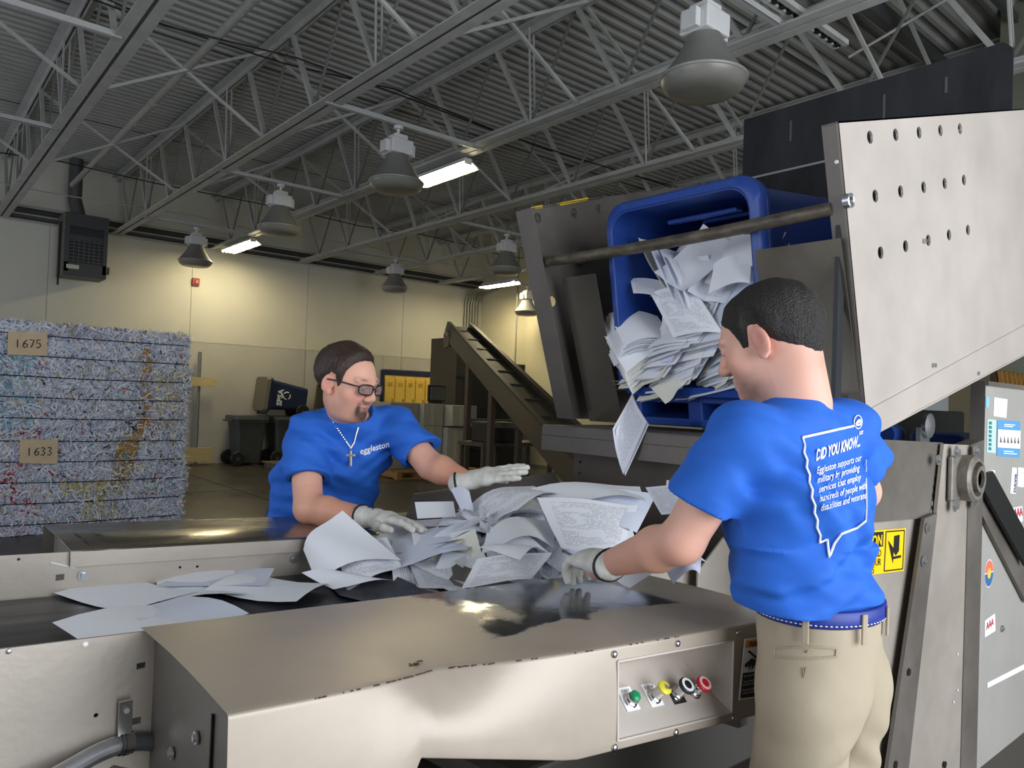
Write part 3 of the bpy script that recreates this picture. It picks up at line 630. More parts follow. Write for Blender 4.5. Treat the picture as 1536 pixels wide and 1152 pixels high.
def bolt(p, d, r, parent, washer=True, mm=None):
    p = Vector(p); d = Vector(d).normalized(); m = MB()
    if washer: m.cyl(p, p+d*.003, r*1.55, 16)
    m.cyl(p, p+d*(r*.9), r*.85, 6)
    return m.build('bolt', mm or ZINC, parent, smooth='auto')
for q in ((255, 995), (252, 1075), (285, 1070)): bolt(HY(*q, Ypan-.007), (0, -1, 0), .0105, CONV)
for q in ((128, 966), (13, 977)): MB().lathe([(.005, 0), (.004, .003), (.001, .004)], HY(*q, Ypan-.006), (0, -1, 0), 8).build('rivet', WHITE if q[0] == 128 else ZINC, CONV)
# far side panel
m = MB(); o2 = [(-1.6, zt_(-1.6)), (2.3, zt_(2.3)), (2.3, zt_(2.3)-.32), (-1.6, zt_(-1.6)-.32)]
Yfar = 2.272
holed_plate(m, o2, [circ(HY(28, 839, Yfar).x, HY(28, 839, Yfar).z, .004, n=8), circ(HY(270, 851, Yfar).x, HY(270, 851, Yfar).z, .004, n=8), circ(HY(296, 850, Yfar).x, HY(296, 850, Yfar).z, .004, n=8), [(HY(90, 866, Yfar).x+a*.01, HY(90, 866, Yfar).z+b*.008) for a, b in ((-1, -1), (1, -1), (1, 1), (-1, 1))]], lambda a, b: (a, Yfar, b), (0, .006, 0))
m.build('side_panel', STEEL, CONV)
for q in ((125, 863), (441, 838)): bolt(HY(*q, Yfar-.001), (0, -1, 0), .0095, CONV)
m = MB()
for a, b in (((76, 844), (112, 852)),): m.tube([HY(*a, Yfar-.002), HY(*b, Yfar-.002)], .0025, 4)
m.build('paint_scratch', WHITE, CONV)
# far cover: sheet folded over the far side, open at the left end
cx0, cx1 = .394, 1.95
m = MB(); rows = []
for i in range(13):
    x = cx0+(cx1-cx0)*i/12; z = zt_(x)
    rows.append([(x+.0, 2.262, z-.038), (x, 2.262, z+.004), (x, 2.27, z+.007), (x, 2.48, z+.008+.004*math.sin(x*6)), (x, 2.70, z+.007), (x, 2.708, z+.002), (x, 2.708, z-.25)])
m.grid(rows); MB().grid([[Vector(r_[0])+Vector((0, -.004, 0)), Vector(r_[1])+Vector((0, -.004, -.002))] for r_ in rows]).build('cover_lip', STEEL, CONV, fix=False); o = m.build('far_cover', mat('cover_steel', (128, 120, 108), .22, .75, var=.14, vscale=5, stretch=(.5, 2, 1), rvar=.14), CONV, smooth='auto', fix=False)
so = o.modifiers.new('solid', 'SOLIDIFY'); so.thickness = .003
MB().b2((cx0+.03, 2.29, .8), (cx0+.034, 2.70, 1.06)).build('cover_rib', STEEL_D, CONV)
MB().tube([HZ(113, 801, zt_(.45)+.012), HZ(124, 808, zt_(.47)+.012)], .003, 4).build('scuff', BLACK, CONV); MB().tube([HZ(126, 810, zt_(.47)+.012), HZ(136, 817, zt_(.49)+.012)], .003, 4).build('scuff', BLACK, CONV)
# near hood with a dented front edge
HOOD = mat('hood_steel', (172, 160, 146), .40, .12, var=.10, vscale=4, bump=.03, rvar=.05)
nt = HOOD.node_tree; N = nt.nodes; Lk = nt.links; bs = N['Principled BSDF']
# worn, polished area of the top toward its right end (object space)
tc = N.new('ShaderNodeTexCoord'); sx = N.new('ShaderNodeSeparateXYZ'); Lk.new(tc.outputs['Object'], sx.inputs[0])
nz = N.new('ShaderNodeTexNoise'); nz.inputs['Scale'].default_value = 7; nz.inputs['Detail'].default_value = 7; Lk.new(tc.outputs['Object'], nz.inputs['Vector'])
def mth(op, a, b):
    q = N.new('ShaderNodeMath'); q.operation = op
    for i, v in enumerate((a, b)):
        if isinstance(v, (int, float)): q.inputs[i].default_value = v
        else: Lk.new(v, q.inputs[i])
    return q.outputs[0]
# patch: x>0.35 (object origin .6) and y> -.62 line ; noise edged
e = mth('ADD', mth('MULTIPLY', mth('SUBTRACT', sx.outputs[0], .36), 1.6), mth('MULTIPLY', mth('SUBTRACT', nz.outputs[0], .5), .9))
e2 = mth('ADD', mth('MULTIPLY', mth('ADD', sx.outputs[1], .71), 9.0), mth('MULTIPLY', mth('SUBTRACT', nz.outputs[0], .5), 1.6))
e3 = mth('MULTIPLY', mth('SUBTRACT', .93, sx.outputs[0]), 4.0)
zt2 = mth('MULTIPLY', mth('SUBTRACT', sx.outputs[2], .985), 60)
mk = N.new('ShaderNodeMath'); mk.operation = 'MULTIPLY'; mk.use_clamp = True
Lk.new(mth('MINIMUM', mth('MINIMUM', e, e3), mth('MINIMUM', e2, zt2)), mk.inputs[0]); mk.inputs[1].default_value = 9
mixr = N.new('ShaderNodeMix'); mixr.data_type = 'FLOAT'; Lk.new(mk.outputs[0], mixr.inputs[0])
old = bs.inputs['Roughness'].links[0].from_socket; Lk.new(old, mixr.inputs[2]); mixr.inputs[3].default_value = .13; Lk.new(mixr.outputs[0], bs.inputs['Roughness'])
mixm = N.new('ShaderNodeMix'); mixm.data_type = 'FLOAT'; Lk.new(mk.outputs[0], mixm.inputs[0]); mixm.inputs[2].default_value = .12; mixm.inputs[3].default_value = .92; Lk.new(mixm.outputs[0], bs.inputs['Metallic'])
mixc = N.new('ShaderNodeMix'); mixc.data_type = 'RGBA'; Lk.new(mk.outputs[0], mixc.inputs[0]); Lk.new(bs.inputs['Base Color'].links[0].from_socket, mixc.inputs[6]); mixc.inputs[7].default_value = (*rgb((120, 124, 134)), 1); Lk.new(mixc.outputs[2], bs.inputs['Base Color'])

def Yfe(x): return 1.019-.064*(x-.38)+.079*math.exp(-abs(x-.757)/.17)
def Ystr(x): return 1.019-.064*(x-.38)
bot_pts = [(.30, .80), (.62, .805)]
for q in ((640, 1146), (860, 1142), (1145, 1056)): p = HY(*q, .98); bot_pts.append((p.x, p.z))
bot_pts.append((1.75, bot_pts[-1][1]-.01))
def zbot(x): return float(np.interp(x, [p[0] for p in bot_pts], [p[1] for p in bot_pts]))
rTL, rTR = HY(934, 982, .965), HY(1103, 960, .945)
RX0, RX1, RV0, RV1 = rTL.x, rTR.x, .14, .90
HX1 = 1.72
xs = sorted(set([.378+(RX0-.378)*i/22 for i in range(23)]+[RX0+(RX1-RX0)*i/4 for i in range(5)]+[RX1+(HX1-RX1)*i/4 for i in range(5)]))
topv = [0, .15, .3, .45, .6, .72, .82, .9, .96, 1.0]; frv = [0, .03, .08, RV0, .28, .45, .62, .78, RV1, 1.0]
def hood_top(x, v):
    ye = Yfe(x); y = 1.487+(ye-1.487)*v; d = (ye-Ystr(x)); return Vector((x+(.0 if v > 0 else 0), y, zt_(x)+.004-.16*d*max(0, v-.5)*2+.006*math.sin(v*3.14)))
def hood_front(x, v):
    d = Yfe(x)-Ystr(x); zt = hood_top(x, 1).z; k = max(0, 1-v/.8); return Vector((x, Ystr(x)+d*k*k+.0*v, zt+(zbot(x)-zt)*v))
m = MB(); rows = [[hood_top(x, v) for v in topv] for x in xs]; m.grid(rows)
nf = len(m.v); nx, nv = len(xs), len(frv); P = [[hood_front(x, v) for v in frv] for x in xs]
fs = []
for i in range(nx-1):
    for j_ in range(nv-1):
        cxm = (xs[i]+xs[i+1])/2; cv = (frv[j_]+frv[j_+1])/2
        if RX0 < cxm < RX1 and RV0 < cv < RV1: continue
        fs.append((i*nv+j_, (i+1)*nv+j_, (i+1)*nv+j_+1, i*nv+j_+1))
m.raw([p for r in P for p in r], fs)
# lower return lip
m.grid([[hood_front(x, 1), hood_front(x, 1)+Vector((0, .03, .002))] for x in xs])
hood = m.build('hood', HOOD, CONV, smooth='auto', fix=False, bevel=0)
wl_ = hood.modifiers.new('weld', 'WELD'); wl_.merge_threshold = .0005
bv = hood.modifiers.new('bevel', 'BEVEL'); bv.width = .004; bv.segments = 3; bv.limit_method = 'ANGLE'; bv.angle_limit = math.radians(45)
# chipped paint along the bent edge
m = MB()
for i in range(60):
    x = random.choice([random.gauss(.74, .10), random.uniform(.50, 1.3)]); p = hood_top(x, 1)+Vector((0, -.0005, -.0005)); L_ = random.uniform(.001, .007)*(2.2 if abs(x-.757) < .12 else 1)
    m.box(p, (L_, .0022, .0016), Matrix.Rotation(random.uniform(-.1, .1), 3, 'Z'))
p = hood_top(.73, .93); 
for k in range(5): m.box(p+Vector((random.uniform(-.02, .02), random.uniform(-.008, .008), .0018)), (random.uniform(.006, .016), random.uniform(.003, .007), .0012), Matrix.Rotation(random.uniform(-.5, .5), 3, 'Z'))
pc = m.build('paint_chip', mat('rust_chip', (82, 50, 38), .7), hood); pc['kind'] = 'stuff'
# left end plate and inner brackets
m = MB(); m.raw([hood_top(.40, .02)-Vector((0, 0, .01)), hood_top(.40, .97)-Vector((0, 0, .012)), (.40, 1.02, .80), (.40, 1.47, .80)], [(0, 1, 2, 3)]); e = m.build('end_plate', STEEL_D, hood); e.modifiers.new('s', 'SOLIDIFY').thickness = .004
MB().b2((.395, 1.14, .8), (.399, 1.145, 1.03)).build('end_plate_seam', BLACK, hood)
for q in ((1.33, .90), (1.21, .97), (1.10, .93)): bolt((.397, q[0], q[1]), (-1, 0, 0), .007, hood)
# control recess
def RF(u, v): return hood_front(RX0+(RX1-RX0)*u, v)
dep = Vector((0, .10, 0)); f0 = RF(.0, .40)+dep; f1 = RF(.78, .36)+dep
c00, c10, c11, c01 = RF(0, RV0), RF(1, RV0), RF(1, RV1), RF(0, RV1)
m = MB(); m.raw([c00, c10, c11, c01, f0, f1], [(0, 1, 5, 4), (4, 5, 2, 3), (1, 2, 5), (0, 4, 3)])
cp = m.build('control_panel', STEEL_L, CONV, fix=False)
m = MB()
for a, b in ((c00, c10), (c10, c11), (c11, c01), (c01, c00)): m.beam(a+Vector((0, -.001, 0)), b+Vector((0, -.001, 0)), .004, .004)
m.build('recess_edge', STEEL_L, cp)
for u, v in ((-.02, .07), (.48, .07), (1.04, .07), (-.02, .96), (.48, .96), (1.02, .96)):
    p = RF(u, v); MB().lathe([(.0075, 0), (.007, .003), (.004, .005), (.0005, .0055)], p, (0, -1, 0), 12).build('screw', CHROME, cp, smooth=True)
nl = (c11-c01).cross(f0-c01).normalized()
if nl.y > 0: nl = -nl
def onface(px, py):
    d = ray(px, py); t_ = (c01-CAM).dot(nl)/d.dot(nl); return CAM+d*t_
def button(px, py, ln, capr, capm, capname, ring=None, plate=None, words=None):
    p = onface(px, py); b = p+nl*ln
    m = MB(); m.lathe([(.0165, 0), (.0165, .004), (.0145, .005), (.0145, .010), (.012, .012), (.0125, ln-.002), (.0125, ln)], p, nl, 20); m.build('button_bezel', CHROME, cp, smooth='auto')
    m = MB(); m.lathe([(capr*.9, 0), (capr, .002), (capr, .007), (capr*.8, .0095), (capr*.3, .0105), (.0005, .0108)], b, nl, 24); m.build(capname, capm, cp, smooth='auto')
    if ring:
        m = MB(); m.lathe([(capr*.52, .0105), (capr*.84, .0100)], b, nl, 24, cap=False); m.build('cap_ring_print', ring, cp)
    if plate:
        ex = (c11-c01).normalized(); ey = nl.cross(ex); ey = ey if ey.z > 0 else -ey
        q = p+ex*.0+ey*.022
        m = MB(); m.plate([q-ex*.019-ey*.042+nl*.0005, q+ex*.019-ey*.042+nl*.0005, q+ex*.019+ey*.008+nl*.0005, q-ex*.019+ey*.008+nl*.0005], nl*.0012); m.build('legend_plate', plate, cp)
        m = MB(); put_text(m, words, q-ey*.003+nl*.0012, ex, ey, .0085, 'CENTER', lift=.001, res=1); m.build('legend_text', WHITE if plate is BLACK else BLACK, cp)
GREEN = mat('button_green', (10, 140, 92), .3); RED = mat('button_red', (214, 30, 44), .35); YEL2 = mat('button_yellow', (226, 216, 60), .35)
button(944, 1052, .018, .0115, GREEN, 'green_button_cap', plate=WHITE, words='START')
button(980, 1046, .036, .0155, YEL2, 'yellow_selector_knob', plate=WHITE, words='E-STOP')
button(1014, 1042, .034, .0185, BLACK, 'black_button_cap', ring=WHITE, plate=BLACK, words='INPUT STOP')
button(1040, 1039, .034, .0185, RED, 'red_button_cap', ring=mat('ring_pink', (250, 214, 214), .4))
p = onface(980, 1046)+nl*.047; MB().box(p, (.006, .02, .006), Matrix.Rotation(.6, 3, 'Y')).build('selector_bar', CHROME, cp)
# warning sticker
def quad(pxs, y, off=-.0012):
    return [HY(*q, y)+Vector((0, off, 0)) for q in pxs]
yw = Ystr(1.6)
S = quad(((1116, 958), (1148, 954), (1139, 1046), (1107, 1050)), yw)
st = MB().plate(S, (0, -.0006, 0)).build('warning_sticker', WHITE, CONV)
def onq(S, u, v, off=-.0016): return S[0]*(1-u)*(1-v)+S[1]*u*(1-v)+S[2]*u*v+S[3]*(1-u)*v+Vector((0, off, 0))
def subq(S, u0, v0, u1, v1, off=-.0016): return [onq(S, u0, v0, off), onq(S, u1, v0, off), onq(S, u1, v1, off), onq(S, u0, v1, off)]
m = MB(); m.raw(subq(S, .06, .03, .97, .15), [(0, 1, 2, 3)]); m.build('orange_header', mat('orange_print', (230, 150, 60), .5), st, fix=False)
m = MB(); m.raw(subq(S, .06, .56, .95, .97), [(0, 1, 2, 3)]); m.build('black_text_block', BLACK, st, fix=False)
ex = S[1]-S[0]; ey = S[0]-S[3]
m = MB(); put_text(m, 'WARNING', onq(S, .2, .14, -.002), ex, ey, ex.length*.19, bold=.0004, lift=.0003); m.build('header_text', BLACK, st)
m = MB()
for k, (v, s_) in enumerate(((.63, 'Rip and pinch hazard'), (.72, 'Severe injury to fingers'), (.77, 'and hands can result'), (.86, 'Keep hands away from'), (.91, 'conveyor belt rollers'))):
    put_text(m, s_, onq(S, .1, v, -.002), ex, ey, ex.length*.085, lift=.0003, res=1)
m.build('small_text', WHITE, st)
m = MB(); m.raw([onq(S, u, v, -.0019) for u, v in ((.16, .21), (.26, .20), (.95, .42), (.90, .45))], [(0, 1, 2, 3)])
m.raw([onq(S, u, v, -.0019) for u, v in ((.08, .42), (.4, .33), (.75, .40), (.85, .52), (.7, .46), (.62, .53), (.55, .45), (.45, .53), (.4, .44), (.3, .54), (.28, .45), (.15, .48))], [tuple(range(12))]); m.build('hand_symbol', BLACK, st, fix=False)
# flexible conduit and clamp
cpts = [HY(*q, y) for q, y in (((40, 1190), 1.42), ((110, 1150), 1.44), ((150, 1128), 1.45), ((188, 1115), 1.455), ((225, 1113), 1.46), ((262, 1122), 1.46), ((300, 1140), 1.42), ((330, 1160), 1.36), ((350, 1190), 1.3))]
def smoothp(ps, k=4):
    ps = [Vector(p) for p in ps]; outp = []
    for i in range(len(ps)-1):
        p0, p1, p2, p3 = ps[max(i-1, 0)], ps[i], ps[i+1], ps[min(i+2, len(ps)-1)]
        for j_ in range(k):
            t_ = j_/k; outp.append(.5*((2*p1)+(p2-p0)*t_+(2*p0-5*p1+4*p2-p3)*t_*t_+(3*p1-p0-3*p2+p3)*t_**3))
    return outp+[ps[-1]]
sp = smoothp(cpts); o = MB().tube(sp, .0155, 12).build('flexible_conduit', mat('conduit_grey', (104, 106, 110), .35, .5), CONV, smooth=True)
MB().tube(sp[:14], .0165, 12).build('conduit_fitting', ZINC, CONV, smooth=True)
q = HY(189, 1110, 1.44); m = MB(); m.box((q.x, 1.452, q.z+.035), (.022, .006, .06)); m.lathe([(.0195, -.011), (.0195, .011)], sp[12], sp[13]-sp[11], 16, cap=False); m.lathe([(.0205, -.004), (.0205, .004)], sp[12], sp[13]-sp[11], 16, cap=False); m.build('pipe_clamp', CHROME, CONV, smooth='auto')
bolt((q.x, 1.448, q.z+.05), (0, -1, 0), .006, CONV, washer=False)
# legs, cross tubes
for x in (-1.2, .55, 2.1):
    for y in (1.52, 2.24): MB().b2((x-.04, y-.03, 0), (x+.04, y+.03, zt_(x)-.3)).build('leg', STEEL_D, CONV)
MB().beam((.95, 1.05, .78), (.95, 1.49, .74), .04, .04).build('hood_bracket', STEEL_D, CONV); MB().beam((1.6, 1.0, .78), (1.6, 1.49, .74), .04, .04).build('hood_bracket', STEEL_D, CONV)
MB().cyl((1.22, 1.2, .80), (1.55, 1.25, .82), .02, 10).build('underside_conduit', mat('conduit_grey', (104, 106, 110)), CONV)
MB().b2((.45, 1.2, .5), (2.3, 1.46, .72)).build('drive_box', mat('drive_dark', (50, 47, 43), .6), CONV, bevel=.01)
# feed hopper at the tipper end
m = MB(); Yn2 = 1.43
nfp = [HY(1045, 918, Yn2), HY(1047, 858, Yn2), HY(1086, 806, Yn2), HY(1150, 800, Yn2), HY(1150, 918, Yn2)]
MB().plate(nfp, (0, .006, 0)).build('hopper_side', STEEL, CONV)
fa, fb, fc, fd = HY(640, 772, 2.42), HY(668, 728, 2.60), HY(862, 712, 2.60), HY(862, 760, 2.42)
fcx = 2.38
m = MB(); m.plate([(1.42, 2.30, zt_(1.4)-.06), (1.62, 2.50, zt_(1.4)+.10), (fcx, 2.50, zt_(1.4)+.16), (fcx, 2.30, zt_(2.3)-.06)], (0, .006, .002)); m.build('hopper_side', STEEL_D, CONV)
m = MB(); m.plate([(1.16, 1.50, zt_(1.1)-.10), (1.16, 2.26, zt_(1.1)-.10), (1.34, 2.26, zt_(1.3)-.02), (1.34, 1.50, zt_(1.3)-.02)], (.004, 0, .003)); m.build('transfer_plate', STEEL_D, CONV)
m = MB(); m.plate([(1.02, 1.95, zt_(1)-.106), (1.10, 2.26, zt_(1)-.106), (1.20, 2.26, zt_(1.1)-.06), (1.16, 1.62, zt_(1.1)-.06), (1.12, 1.52, zt_(1.1)-.09)], (.002, 0, .003)); m.build('rubber_skirt', mat('skirt_rubber', (70, 73, 78), .5, var=.5, vscale=18, stretch=(1, .4, 1)), CONV)
# ------------------------------------------------------------------ bin tipper
TIP = thing('bin_tipper', (3.0, 1.85, 0), 'big steel bin tipper with perforated side plates over the conveyor end', 'machine')
Yn_, Yf_ = 1.15, 2.55
def q2(px, py, y): p = HY(px, py, y); return (p.x, p.z)
outer = [q2(1257, 182, Yn_), q2(1302, 657, Yn_), q2(1536, 533, Yn_), (4.75, 2.02), (4.75, 3.16), q2(1536, 163, Yn_)]
holes = []
for a, b, n_ in (((1305, 206), (1440, 193), 5), ((1313, 294), (1446, 270), 5), ((1321, 379), (1452, 345), 5)):
    A_, B_ = q2(*a, Yn_), q2(*b, Yn_)
    for k in range(n_): holes.append(circ(A_[0]+(B_[0]-A_[0])*k/(n_-1), A_[1]+(B_[1]-A_[1])*k/(n_-1), .022))
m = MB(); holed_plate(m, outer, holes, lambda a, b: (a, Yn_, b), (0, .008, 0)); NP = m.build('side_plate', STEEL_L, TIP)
NP['label'] = 'near side plate with rows of round holes'
fl_ = lambda a, b, y0, y1: [(a[0], y0, a[1]), (b[0], y0, b[1]), (b[0], y1, b[1]), (a[0], y1, a[1])]
MB().plate(fl_(outer[0], outer[1], Yn_, Yn_+.055), (.006, 0, 0)).build('edge_flange', STEEL_D, NP)
MB().plate(fl_(outer[0], outer[5], Yn_, Yn_+.05), (0, 0, -.006)).build('edge_flange', STEEL_D, NP)
MB().plate(fl_(outer[1], outer[2], Yn_-.004, Yn_+.06), (0, 0, .006)).build('edge_flange', STEEL_L, NP)
# folded lower lip of the near plate
a, b = Vector((outer[1][0], Yn_, outer[1][1])), Vector((outer[2][0], Yn_, outer[2][1])); c = Vector((outer[3][0], Yn_, outer[3][1]))
up_ = Vector((0, 0, .11)); MB().plate([a, c, c+up_, a+Vector((-.03, 0, .09))], (0, -.006, 0)).build('lower_lip', STEEL_L, NP)
for q in ((1255, 243),): MB().lathe([(.006, 0), (.006, .003)], HX(*q, 2.235), (-1, 0, 0), 8).build('rivet', WHITE, NP)
for q in ((1386, 362), (1400, 548), (1465, 560)): bolt(HY(*q, Yn_-.002), (0, -1, 0), .011, NP, washer=False)
p = HY(1268, 302, Yn_); MB().lathe([(.012, 0), (.024, 0), (.024, .02), (.019, .022), (.012, .02)], p, (0, -1, 0), 18, cap=False).build('bar_end_ring', ZINC, NP, smooth='auto')
# far side plate
outf = [q2(788, 315, Yf_), q2(850, 628, Yf_), (3.9, 1.44), (3.9, 2.9), q2(905, 296, Yf_)]
hf = [circ(*q2(806, 327, Yf_), .024), circ(*q2(861, 320, Yf_), .024), circ(*q2(897, 314, Yf_), .024), circ(*q2(829, 452, Yf_), .026), circ(*q2(868, 380, Yf_), .022)]
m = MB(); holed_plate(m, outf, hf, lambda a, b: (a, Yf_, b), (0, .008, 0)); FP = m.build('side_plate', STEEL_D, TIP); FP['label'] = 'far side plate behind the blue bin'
MB().plate(fl_(outf[0], outf[1], Yf_-.05, Yf_+.06), (-.006, 0, 0)).build('edge_flange', STEEL_D, FP)
MB().plate(fl_(outf[0], outf[4], Yf_-.02, Yf_+.03), (0, 0, .004)).build('edge_flange', STEEL_D, FP)
a, b = q2(838, 309, Yf_), q2(880, 301, Yf_); MB().plate(fl_(a, b, Yf_-.01, Yf_+.02), (0, 0, .014)).build('yellow_tape', YELLOW, FP)
a, b = q2(800, 314, Yf_), q2(812, 312, Yf_); MB().plate(fl_(a, b, Yf_-.01, Yf_+.02), (0, 0, .012)).build('yellow_tape', YELLOW, FP)
for q in ((838, 530), (852, 604)): MB().lathe([(.007, 0), (.007, .003)], HY(*q, Yf_-.002), (0, -1, 0), 8).build('rivet', WHITE, FP)
MB().lathe([(.055, 0), (.055, .012), (.03, .014)], HY(868, 380, Yf_-.002), (0, -1, 0), 16).build('boss', STEEL_D, FP, smooth='auto')
# bar across
pn, pf = HY(1248, 313, Yn_+.05), HY(817, 393, Yf_-.02)
pts = [pn.lerp(pf, k/14) for k in range(15)]
for k, p in enumerate(pts): p.z -= .018*math.sin(math.pi*min(1, k/14*1.0)); p.x -= .02*math.sin(math.pi*k/14)
MB().tube(pts, .0235, 14).build('cross_bar', mat('bar_worn', (120, 110, 96), .5, .35, col2=(58, 52, 46), vscale=22, bump=.2, bscale=60, stretch=(1, .5, 1)), TIP, smooth='auto')
# guard plates each side of the bin
def Xg(z): return 2.345+.33*(2.07-z)
def guard(y0, y1, z0, z1, s):
    P_ = [(Xg(z1), y0, z1), (Xg(z1), y1, z1), (Xg(z0), y1, z0), (Xg(z0), y0, z0)]
    MB().plate(P_, (.006, 0, .001)).build('guard_plate', mat('guard_steel', (134, 127, 116), .2, .75, var=.12, vscale=2, rvar=.08), TIP)
guard(1.165, 1.475, 1.42, 2.08, 1); guard(2.255, 2.46, 1.43, 2.08, -1)
m = MB(); m.b2((2.36, 1.175, 1.42), (2.40, 1.19, 2.3)); m.build('guard_post', STEEL_K, TIP)
# tray shelf, front panel
m = MB(); m.b2((2.26, 1.2, 1.362), (2.9, 2.47, 1.412)); m.build('tray', STEEL_D, TIP, bevel=.006)
MB().b2((2.262, 1.2, 1.30), (2.27, 2.47, 1.37)).build('tray_lip', STEEL_D, TIP)
MB().b2((2.40, 1.2, .0), (2.41, 2.40, 1.365)).build('front_panel', mat('panel_brown', (92, 84, 76), .45, .25, var=.1), TIP)
for k in range(10): MB().lathe([(.006, 0), (.005, .003)], (2.398, 2.36, .85+k*.05), (-1, 0, 0), 8).build('rivet', BLACK, TIP)
MB().b2((2.6, 1.2, 0), (2.68, 1.28, 1.4)).build('frame_leg', STEEL_D, TIP); MB().b2((2.6, 2.42, 0), (2.68, 2.5, 1.4)).build('frame_leg', STEEL_D, TIP)
MB().b2((3.5, 2.42, 0), (3.6, 2.5, 1.5)).build('frame_leg', STEEL_D, TIP)
# black back plate with a fold
FZ, FX = 2.915, 3.97
BKP = mat('back_plate_black', (62, 64, 69), .45, .4, col2=(30, 31, 35), vscale=2.2, stretch=(1, 1.6, .5), rvar=.12)
m = MB(); m.plate([(FX, 1.17, FZ), (FX, 2.6, FZ), (FX, 2.6, 3.29), (FX, 1.21, 3.29), (FX, 1.17, 3.25)], (.008, 0, 0)); bp = m.build('back_plate', BKP, TIP)
m = MB(); m.plate([(FX, 1.17, FZ), (FX, 2.6, FZ), (3.30, 2.6, 1.6), (3.30, 1.17, 1.6)], (.008, 0, 0)); m.build('floor_plate', BKP, TIP)
MB().b2((FX-.004, 1.17, FZ-.006), (FX+.004, 2.6, FZ+.006)).build('fold_edge', mat('bright_edge', (190, 192, 196), .3, .7), bp)
for y, l in ((2.28, .12), (1.75, .2), (1.45, .08)): MB().b2((FX-.003, y, 3.2-l), (FX-.0005, y+.012, 3.2)).build('scrape_mark', mat('scrape', (92, 94, 98), .5, .3), bp)
# right-hand frame: dark panel, sign panel, sloping post with bearing, end panel
Yp1, Yp2 = 1.10, 1.075
def plane_plate(name, pxs, y, th, mm, parent=TIP, bevel=0): return MB().plate([HY(*q, y) for q in pxs], (0, th, 0)).build(name, mm, parent, bevel=bevel)
plane_plate('upper_panel', ((1240, 655), (1415, 664), (1397, 776), (1240, 790)), Yp1, .01, STEEL_D)
sgn = plane_plate('sign_panel', ((1240, 786), (1398, 776), (1345, 1180), (1240, 1180)), Yp1+.012, .008, STEEL)
plane_plate('leg_strip', ((1387, 778), (1406, 770), (1358, 1200), (1325, 1200)), Yp2, .012, STEEL_D)
plane_plate('leg_face', ((1416, 666), (1462, 668), (1448, 1200), (1358, 1200), (1404, 780)), Yp2+.004, .012, STEEL)
plane_plate('leg_side', ((1455, 668), (1476, 660), (1464, 1200), (1440, 1200)), Yp2, .06, STEEL_D)
for q in ((1407, 690), (1391, 792), (1385, 842)): bolt(HY(*q, Yp2-.002), (0, -1, 0), .0125, TIP)
for k in range(5): 
    q = HY(1403-k*1.5, 718+k*12.5, Yp1-.001); MB().lathe([(.010, 0), (.010, .002)], q, (0, -1, 0), 12).build('hole_plug', mat('hole_light', (170, 166, 160), .5) if k > 2 else BLACK, TIP)
for q in ((1363, 1008), (1343, 1147), (1417, 1147)): MB().lathe([(.013, 0), (.013, .003)], HY(*q, Yp2-.001), (0, -1, 0), 12).build('slot_hole', BLACK, TIP)
for k in range(9): MB().lathe([(.004, 0), (.004, .003)], HY(1430+3*(k % 3), 945+k*18, Yp2+.001), (0, -1, 0), 6).build('weld_speck', WHITE, TIP) if k in (2, 5, 6) else None
bc = HY(1440, 716, Yp2); cast = mat('bearing_cast', (128, 122, 114), .55, .4, var=.25, vscale=25, bump=.3)
MB().b2((bc.x-.13, Yp2-.018, bc.z-.085), (bc.x+.13, Yp2, bc.z+.085)).build('bearing_flange', cast, TIP, bevel=.02)
bo = MB(); bo.lathe([(.088, 0), (.088, .035), (.078, .045), (.066, .045), (.062, .02), (.05, .02), (.05, .055), (.034, .055), (.032, .02), (.001, .02)], (bc.x, Yp2-.018, bc.z), (0, -1, 0), 28); bo.build('bearing', cast, TIP, smooth='auto')
MB().lathe([(.031, .045), (.001, .045)], (bc.x, Yp2-.018, bc.z), (0, -1, 0), 20).build('shaft_end', BLACK, TIP)
for sx_ in (-1, 1):
    for sz_ in (-1, 1): bolt((bc.x+sx_*.10, Yp2-.018, bc.z+sz_*.10), (0, -1, 0), .015, TIP)
# caution sign
S = [HY(*q, Yp1+.008) for q in ((1262, 799), (1358, 792), (1355, 856), (1258, 868))]
sg = MB().plate(S, (0, -.002, 0)).build('caution_sign', YELLOW, TIP)
L4 = lambda u0, v0, u1, v1, off: subq(S, u0, v0, u1, v1, off)
m = MB(); m.raw(L4(.0, .04, .62, .38, -.0035), [(0, 1, 2, 3)]); m.build('black_header', BLACK, sg, fix=False)
ex = S[1]-S[0]; ey = S[0]-S[3]
m = MB(); put_text(m, 'CAUTION', onq(S, .60, .34, -.004), ex, ey, ey.length*.34, 'RIGHT', bold=.0012, lift=.0004); m.build('header_text', YELLOW, sg)
m = MB()
for s_, v in (('HAZARD', .60), ('YOUR', .80), ('HANDS', .97)): put_text(m, s_, onq(S, .60 if v < .9 else .50, v, -.0035), ex, ey, ey.length*.23, 'RIGHT', lift=.0004)
m.build('sign_text', BLACK, sg)
m = MB()
for a, b in (((.66, .05), (.97, .05)), ((.97, .05), (.97, .95)), ((.97, .95), (.66, .95)), ((.66, .95), (.66, .05))): m.tube([onq(S, *a, -.003), onq(S, *b, -.003)], .0022, 4)
m.raw([onq(S, u, v, -.0036) for u, v in ((.70, .25), (.80, .45), (.80, .80))], [(0, 1, 2)]); m.raw([onq(S, u, v, -.0036) for u, v in ((.80, .16), (.89, .14), (.89, .52), (.84, .62), (.80, .52))], [tuple(range(5))])
m.raw([onq(S, u, v, -.0036) for u, v in ((.80, .64), (.93, .62), (.93, .68), (.80, .70))], [(0, 1, 2, 3)])
m.build('hazard_symbol', BLACK, sg, fix=False)
